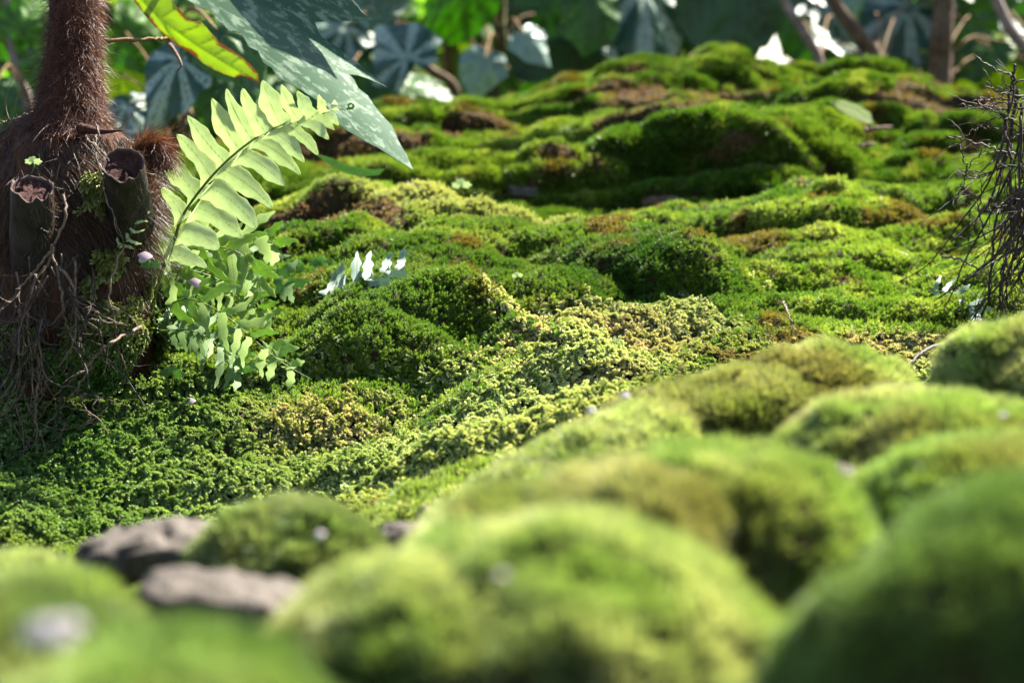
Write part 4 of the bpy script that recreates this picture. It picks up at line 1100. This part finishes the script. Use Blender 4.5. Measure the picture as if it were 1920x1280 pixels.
BE = [(225,-30),(250,0),(268,24),(290,50),(310,66),(335,88),(352,96),(372,112),(384,122),(402,132),(420,140),(440,146),(452,142),(470,148),(486,156),(484,138),(470,122),(452,106),(432,92),(412,80),(396,62),(380,44),(352,38),(340,22),(322,4),(310,-30)]
traced_leaf('leaf', BE, [[(240,-30),(300,35),(370,85),(430,122),(486,156)],[(300,35),(330,15)],[(370,85),(400,72)],[(300,35),(330,82)],[(430,122),(450,108)],[(340,60),(370,50)],[(400,104),(425,92)]], lambda x, y: 2.04 + (y - 80) * .0001 + .004 * np.sin((x + y) * .03), M['b_edge'], bgx, unit=260, step=5, crease=.002, label='folded yellow green leaf with brown edges')
for q in ([(330, -260, 2.05), (350, -120, 2.0), (345, -55, 2.16)], [(330, -260, 2.05), (250, -120, 2.0), (232, -25, 2.09)]):
    V, F = tube(pixline(q, 12), .003, 8); mesh_obj('petiole', V, F, M['stem_red'], bgx)
V, F = tube(pixline([(330, -260, 2.05), (420, -420, 2.2), (700, -600, 2.8), (820, -200, 3.9), (840, 140, 4.1), (845, 330, 4.15)], 40), .007, 10); mesh_obj('stem', V, F, M['stem_red'], bgx)
V, F = tube(pixline([(318, 84, 2.09), (332, 104, 2.08), (340, 122, 2.07), (333, 133, 2.07)], 12), np.linspace(.0022, .0006, 12), 7); mesh_obj('dry_stipule', V, F, M['bark'], bgx)

GAPS = [(1430, 82, 46, 36), (1452, 42, 24, 18), (1513, 34, 16, 14), (1288, 12, 22, 18), (985, 6, 24, 14), (650, 60, 16, 12), (1590, 105, 9, 14)]
SHADE_LEAVES = 4  # unseen leaves per plant, added above the frame to shade the rear hump
def begonia(label, stem, stem_r, mat, leaves, seed):
    pts = [P(*q) for q in stem]; gz = ground_z(pts[-1][0], pts[-1][1]); pts.append(np.array([pts[-1][0], pts[-1][1], min(gz, pts[-1][2] - .01) - .02]))
    e = empty('begonia', pts[-1], label=label, cat='begonia', group='begonias growing behind the mossy bank')
    l = smooth_line(pts, 40); V, F = tube(l, np.linspace(.75, 1, 40) * stem_r, 12); mesh_obj('stem', V, F, M[mat], e)
    r_ = random.Random(seed + 70); sx, sd_ = stem[0][0], stem[0][2]
    up = [(sx + r_.uniform(-100, 900), r_.uniform(-950, -200), sd_ - r_.uniform(-.3, .7), r_.uniform(110, 190), r_.uniform(120, 240), r_.choice(('b_mid', 'b_green', 'b_mid')), -r_.uniform(20, 60), r_.uniform(-20, 20)) for _ in range(SHADE_LEAVES)] if sd_ > 3.7 else []
    mx_ = stem[1][0]
    up += [(mx_ + r_.uniform(-170, 170), r_.uniform(-60, 190), sd_ + r_.uniform(.1, .7), r_.uniform(60, 120), r_.uniform(90, 270), r_.choice(('b_mid', 'b_green', 'b_green', 'b_yellow', 'b_yellow', 'b_mid')), -r_.uniform(-20, 60), r_.uniform(-50, 50)) for _ in range(9)]
    up = [q for q in up if not any(((q[0] - a) / (c_ + q[3] * .9)) ** 2 + ((q[1] - b) / (e_ + q[3] * .9)) ** 2 < 1 for a, b, c_, e_ in GAPS)]
    for i, (px, py, d, R, ang, mt, tx_, ty_) in enumerate(list(leaves) + up):
        o, p = place_palm(e, px, py, d, R, ang, mt, (i + seed) % 3, (tx_, ty_))
        kx = np.argmin(np.linalg.norm(l - (p + [0, 0, -.05]), axis=1)); q = l[kx]
        m_ = (p + q) / 2 + np.array([0, 0, .03])
        V, F = tube(smooth_line([q, m_, p], 10), .0017, 7); mesh_obj('petiole', V, F, M['stem_red'], e)
    return e
begonia('begonia with a silver blue leaf just right of the hairy trunk', [(300, -200, 3.0), (318, 60, 3.0), (325, 200, 3.05), (330, 290, 3.1)], .006, 'stem_dark', [
 (338,112,2.75,118,205,'b_silver',-22,-15),(240,196,3.1,80,170,'b_silver',-30,0),(215,250,3.0,60,150,'b_silver',-40,0),(410,60,2.6,120,150,'b_mid',-20,0),(430,120,2.8,120,200,'b_mid',-30,10),(235,60,3.2,110,120,'b_green',0,20),(225,140,3.3,80,60,'b_yellow',10,0),
 (200,200,3.3,90,200,'b_mid',0,20),(360,210,3.2,90,170,'b_mid',-20,20),(300,60,3.3,110,40,'b_green',0,0),(395,185,3.1,80,140,'b_green',10,0),(500,170,3.2,90,200,'b_mid',-20,0),(440,30,3.3,90,90,'b_green',0,0)], 0)
begonia('begonia with bright green leaves left of the hairy trunk', [(10, -100, 3.4), (18, 60, 3.4), (40, 150, 3.4), (56, 215, 3.42)], .008, 'bark_grey', [
 (40,60,3.3,90,60,'b_green',0,20),(-10,40,3.4,90,150,'b_green',0,-20),(75,110,3.3,70,190,'b_mid',10,0),(30,150,3.5,90,120,'b_green',0,0),(-10,160,3.3,70,200,'b_mid',-20,0),(60,205,3.5,90,170,'b_deep',0,0),(10,0,3.4,80,10,'b_green',0,0),(70,20,3.6,70,0,'b_yellow',0,0),(5,235,3.3,80,140,'b_mid',0,0)], 1)
begonia('begonia with a fluted silver leaf behind the long dark leaf', [(700, -150, 3.9), (745, 60, 3.9), (800, 125, 3.95), (855, 172, 3.98)], .008, 'bark', [
 (765,112,3.5,112,325,'b_silver',-22,-20),(650,50,3.7,100,250,'b_silver',-25,10),(640,10,3.9,100,200,'b_pale',-10,0),(700,10,3.6,80,60,'b_dark',-10,0),(735,40,4.1,90,20,'b_green',0,20),(600,30,3.9,110,170,'b_green',0,-10),(700,130,3.9,90,150,'b_mid',-20,0),(760,170,3.7,90,100,'b_mid',-40,0),(640,150,3.6,70,200,'b_green',0,0)], 2)
begonia('begonia with tall dark upright stem and lime leaves at top centre', [(942, -160, 4.0), (938, 20, 4.0), (938, 80, 4.0), (926, 158, 4.05)], .012, 'stem_dark', [
 (880,-20,3.9,120,215,'b_green',10,20),(828,60,4.1,95,180,'b_yellow',0,-20),(908,112,3.8,72,205,'b_pale',-15,0),(1005,25,4.1,205,112,'b_deep',-15,0),(1020,10,3.95,130,60,'b_mid',0,0),(985,70,3.7,60,150,'b_pale',-20,10),(880,80,4.3,80,150,'b_yellow',0,0),(1000,110,4.2,90,170,'b_green',0,0),(900,20,4.2,130,150,'b_mid',0,0)], 3)
begonia('begonia with slanting red tinged leaf before the rear hump', [(1200, -160, 4.1), (1260, 0, 4.1), (1270, 70, 4.1), (1272, 110, 4.12)], .008, 'stem_dark', [
 (1205,-25,3.9,150,185,'b_silver',-22,15),(1150,60,3.9,80,150,'b_silver',-35,0),(1240,60,4.3,70,170,'b_yellow',0,0),(1205,85,3.9,36,90,'dead',-20,0),(1090,-10,4.2,120,160,'b_green',0,0),(1130,40,4.4,110,200,'b_green',0,0),(1110,0,3.8,100,190,'b_mid',-10,20)], 4)
begonia('begonia with one very dark drooping leaf left of the sky gap', [(1400, -220, 3.72), (1462, -20, 3.72), (1500, 50, 3.72), (1535, 112, 3.74)], .0085, 'bark_grey', [
 (1385,-70,3.85,200,195,'b_deep',-10,0),(1330,-10,4.0,120,220,'b_deep',0,20),(1540,60,4.4,70,120,'b_silver',-50,20),(1560,30,4.3,90,60,'b_silver',-15,20),(1490,40,4.6,60,200,'b_mid',0,0)], 5)
begonia('begonia with broad silver fan leaf and thick slanted stem', [(1480, -260, 3.72), (1555, -20, 3.72), (1598, 50, 3.72), (1645, 118, 3.74)], .013, 'bark', [
 (1705,15,4.0,150,215,'b_silver',-22,-20),(1640,0,4.3,110,250,'b_pale',-10,0),(1660,95,4.2,110,150,'b_mid',0,0),(1710,60,4.3,90,150,'b_green',0,0),(1600,80,4.5,90,200,'b_mid',0,0),(1540,100,4.5,70,160,'b_green',0,0)], 6)
begonia('begonia with thick dark upright stem near the top right', [(1772, -220, 3.76), (1770, 0, 3.76), (1765, 70, 3.76), (1762, 120, 3.78)], .020, 'bark', [
 (1800,30,4.0,110,160,'b_mid',0,0),(1740,80,4.4,90,200,'b_green',0,0),(1860,20,4.2,120,180,'b_green',-10,0),(1830,100,4.2,100,130,'b_mid',0,0),(1740,-20,4.2,120,60,'b_deep',0,0)], 7)
begonia('begonia with grey slanted stem in the top right corner', [(1820, -120, 3.72), (1868, 0, 3.72), (1905, 70, 3.72), (1990, 170, 3.74)], .011, 'bark_grey', [
 (1880,60,4.1,60,120,'b_silver',-30,0),(1900,110,4.1,80,200,'b_silver',-30,0),(1850,120,4.3,90,180,'b_mid',0,0),(1910,20,4.3,90,150,'b_green',0,0),(1930,130,4.0,90,190,'b_mid',0,0)], 8)
twig([(176, 74, 2.1), (220, 76, 2.1), (290, 74, 2.12), (316, 70, 2.14)], .0022, 'brown leaf stalk reaching right from the hairy trunk', 'stem_red', 'leaf_stalk')
traced_leaf('blade', [(590,288),(620,296),(660,312),(700,318),(722,316),(712,328),(680,332),(650,326),(615,308)], [[(592,289),(650,318),(718,320)]], 2.3, M['fern_mid'], None, unit=120, label='narrow green blade curving below the silver leaf tip', cat='grass blade')

# leafy undergrowth far behind: countless leaves, one mass
def undergrowth(n, d0, d1, y0, y1, mats, label, seed, s0=.05, s1=.11):
    r = np.random.default_rng(seed); V, F, MI = [], [], []; sh = [(0, -1), (.42, -.6), (.62, 0), (.4, .55), (0, 1), (-.4, .55), (-.62, 0), (-.42, -.6)]
    k = 0
    while k < n:
        d = r.uniform(d0, d1); px = r.uniform(-500, 2420); py = r.uniform(y0, y1); s = r.uniform(s0, s1); sp = s / (K * d)
        if any(((px - a) / (c_ + sp * .75)) ** 2 + ((py - b) / (e_ + sp * .75)) ** 2 < 1 for a, b, c_, e_ in GAPS): k += .2; continue
        k += 1; c = P(px, py, d); a = nrm(r.normal(0, 1, 3)); b = nrm(np.cross(a, nrm(r.normal(0, 1, 3) + np.array([0, .9, .6])))); o = len(V); nn_ = np.cross(a, b)
        V.append(c)
        for x, y in sh: V.append(c + s * (a * y + b * x) - nn_ * s * .25 * (x * x + y * y))
        mi = int(r.integers(0, len(mats)))
        for j in range(8): F.append((o, o + 1 + j, o + 1 + (j + 1) % 8)); MI.append(mi)
    o = mesh_obj('undergrowth', V, F, M[mats[0]], origin=np.zeros(3), kind='stuff', label=label, cat='undergrowth')
    for m_ in mats[1:]: o.data.materials.append(M[m_])
    o.data.polygons.foreach_set('material_index', np.array(MI, np.int32))
for nm, c in (('u1', (.14, .34, .03)), ('u2', (.06, .17, .03)), ('u3', (.34, .48, .06)), ('u4', (.03, .09, .025))): M[nm] = flat_leaf('undergrowth_' + nm, c, .6)
undergrowth(1900, 4.8, 6.5, -420, 420, ['u1', 'u2', 'u3', 'u4', 'u2', 'u1'], 'blurred bright and dark green leaves filling the space behind the begonias', 3)
undergrowth(2300, 7, 10, -600, 460, ['u2', 'u4', 'u1', 'u4'], 'far dark green thicket behind the leafy undergrowth', 4, .12, .26)
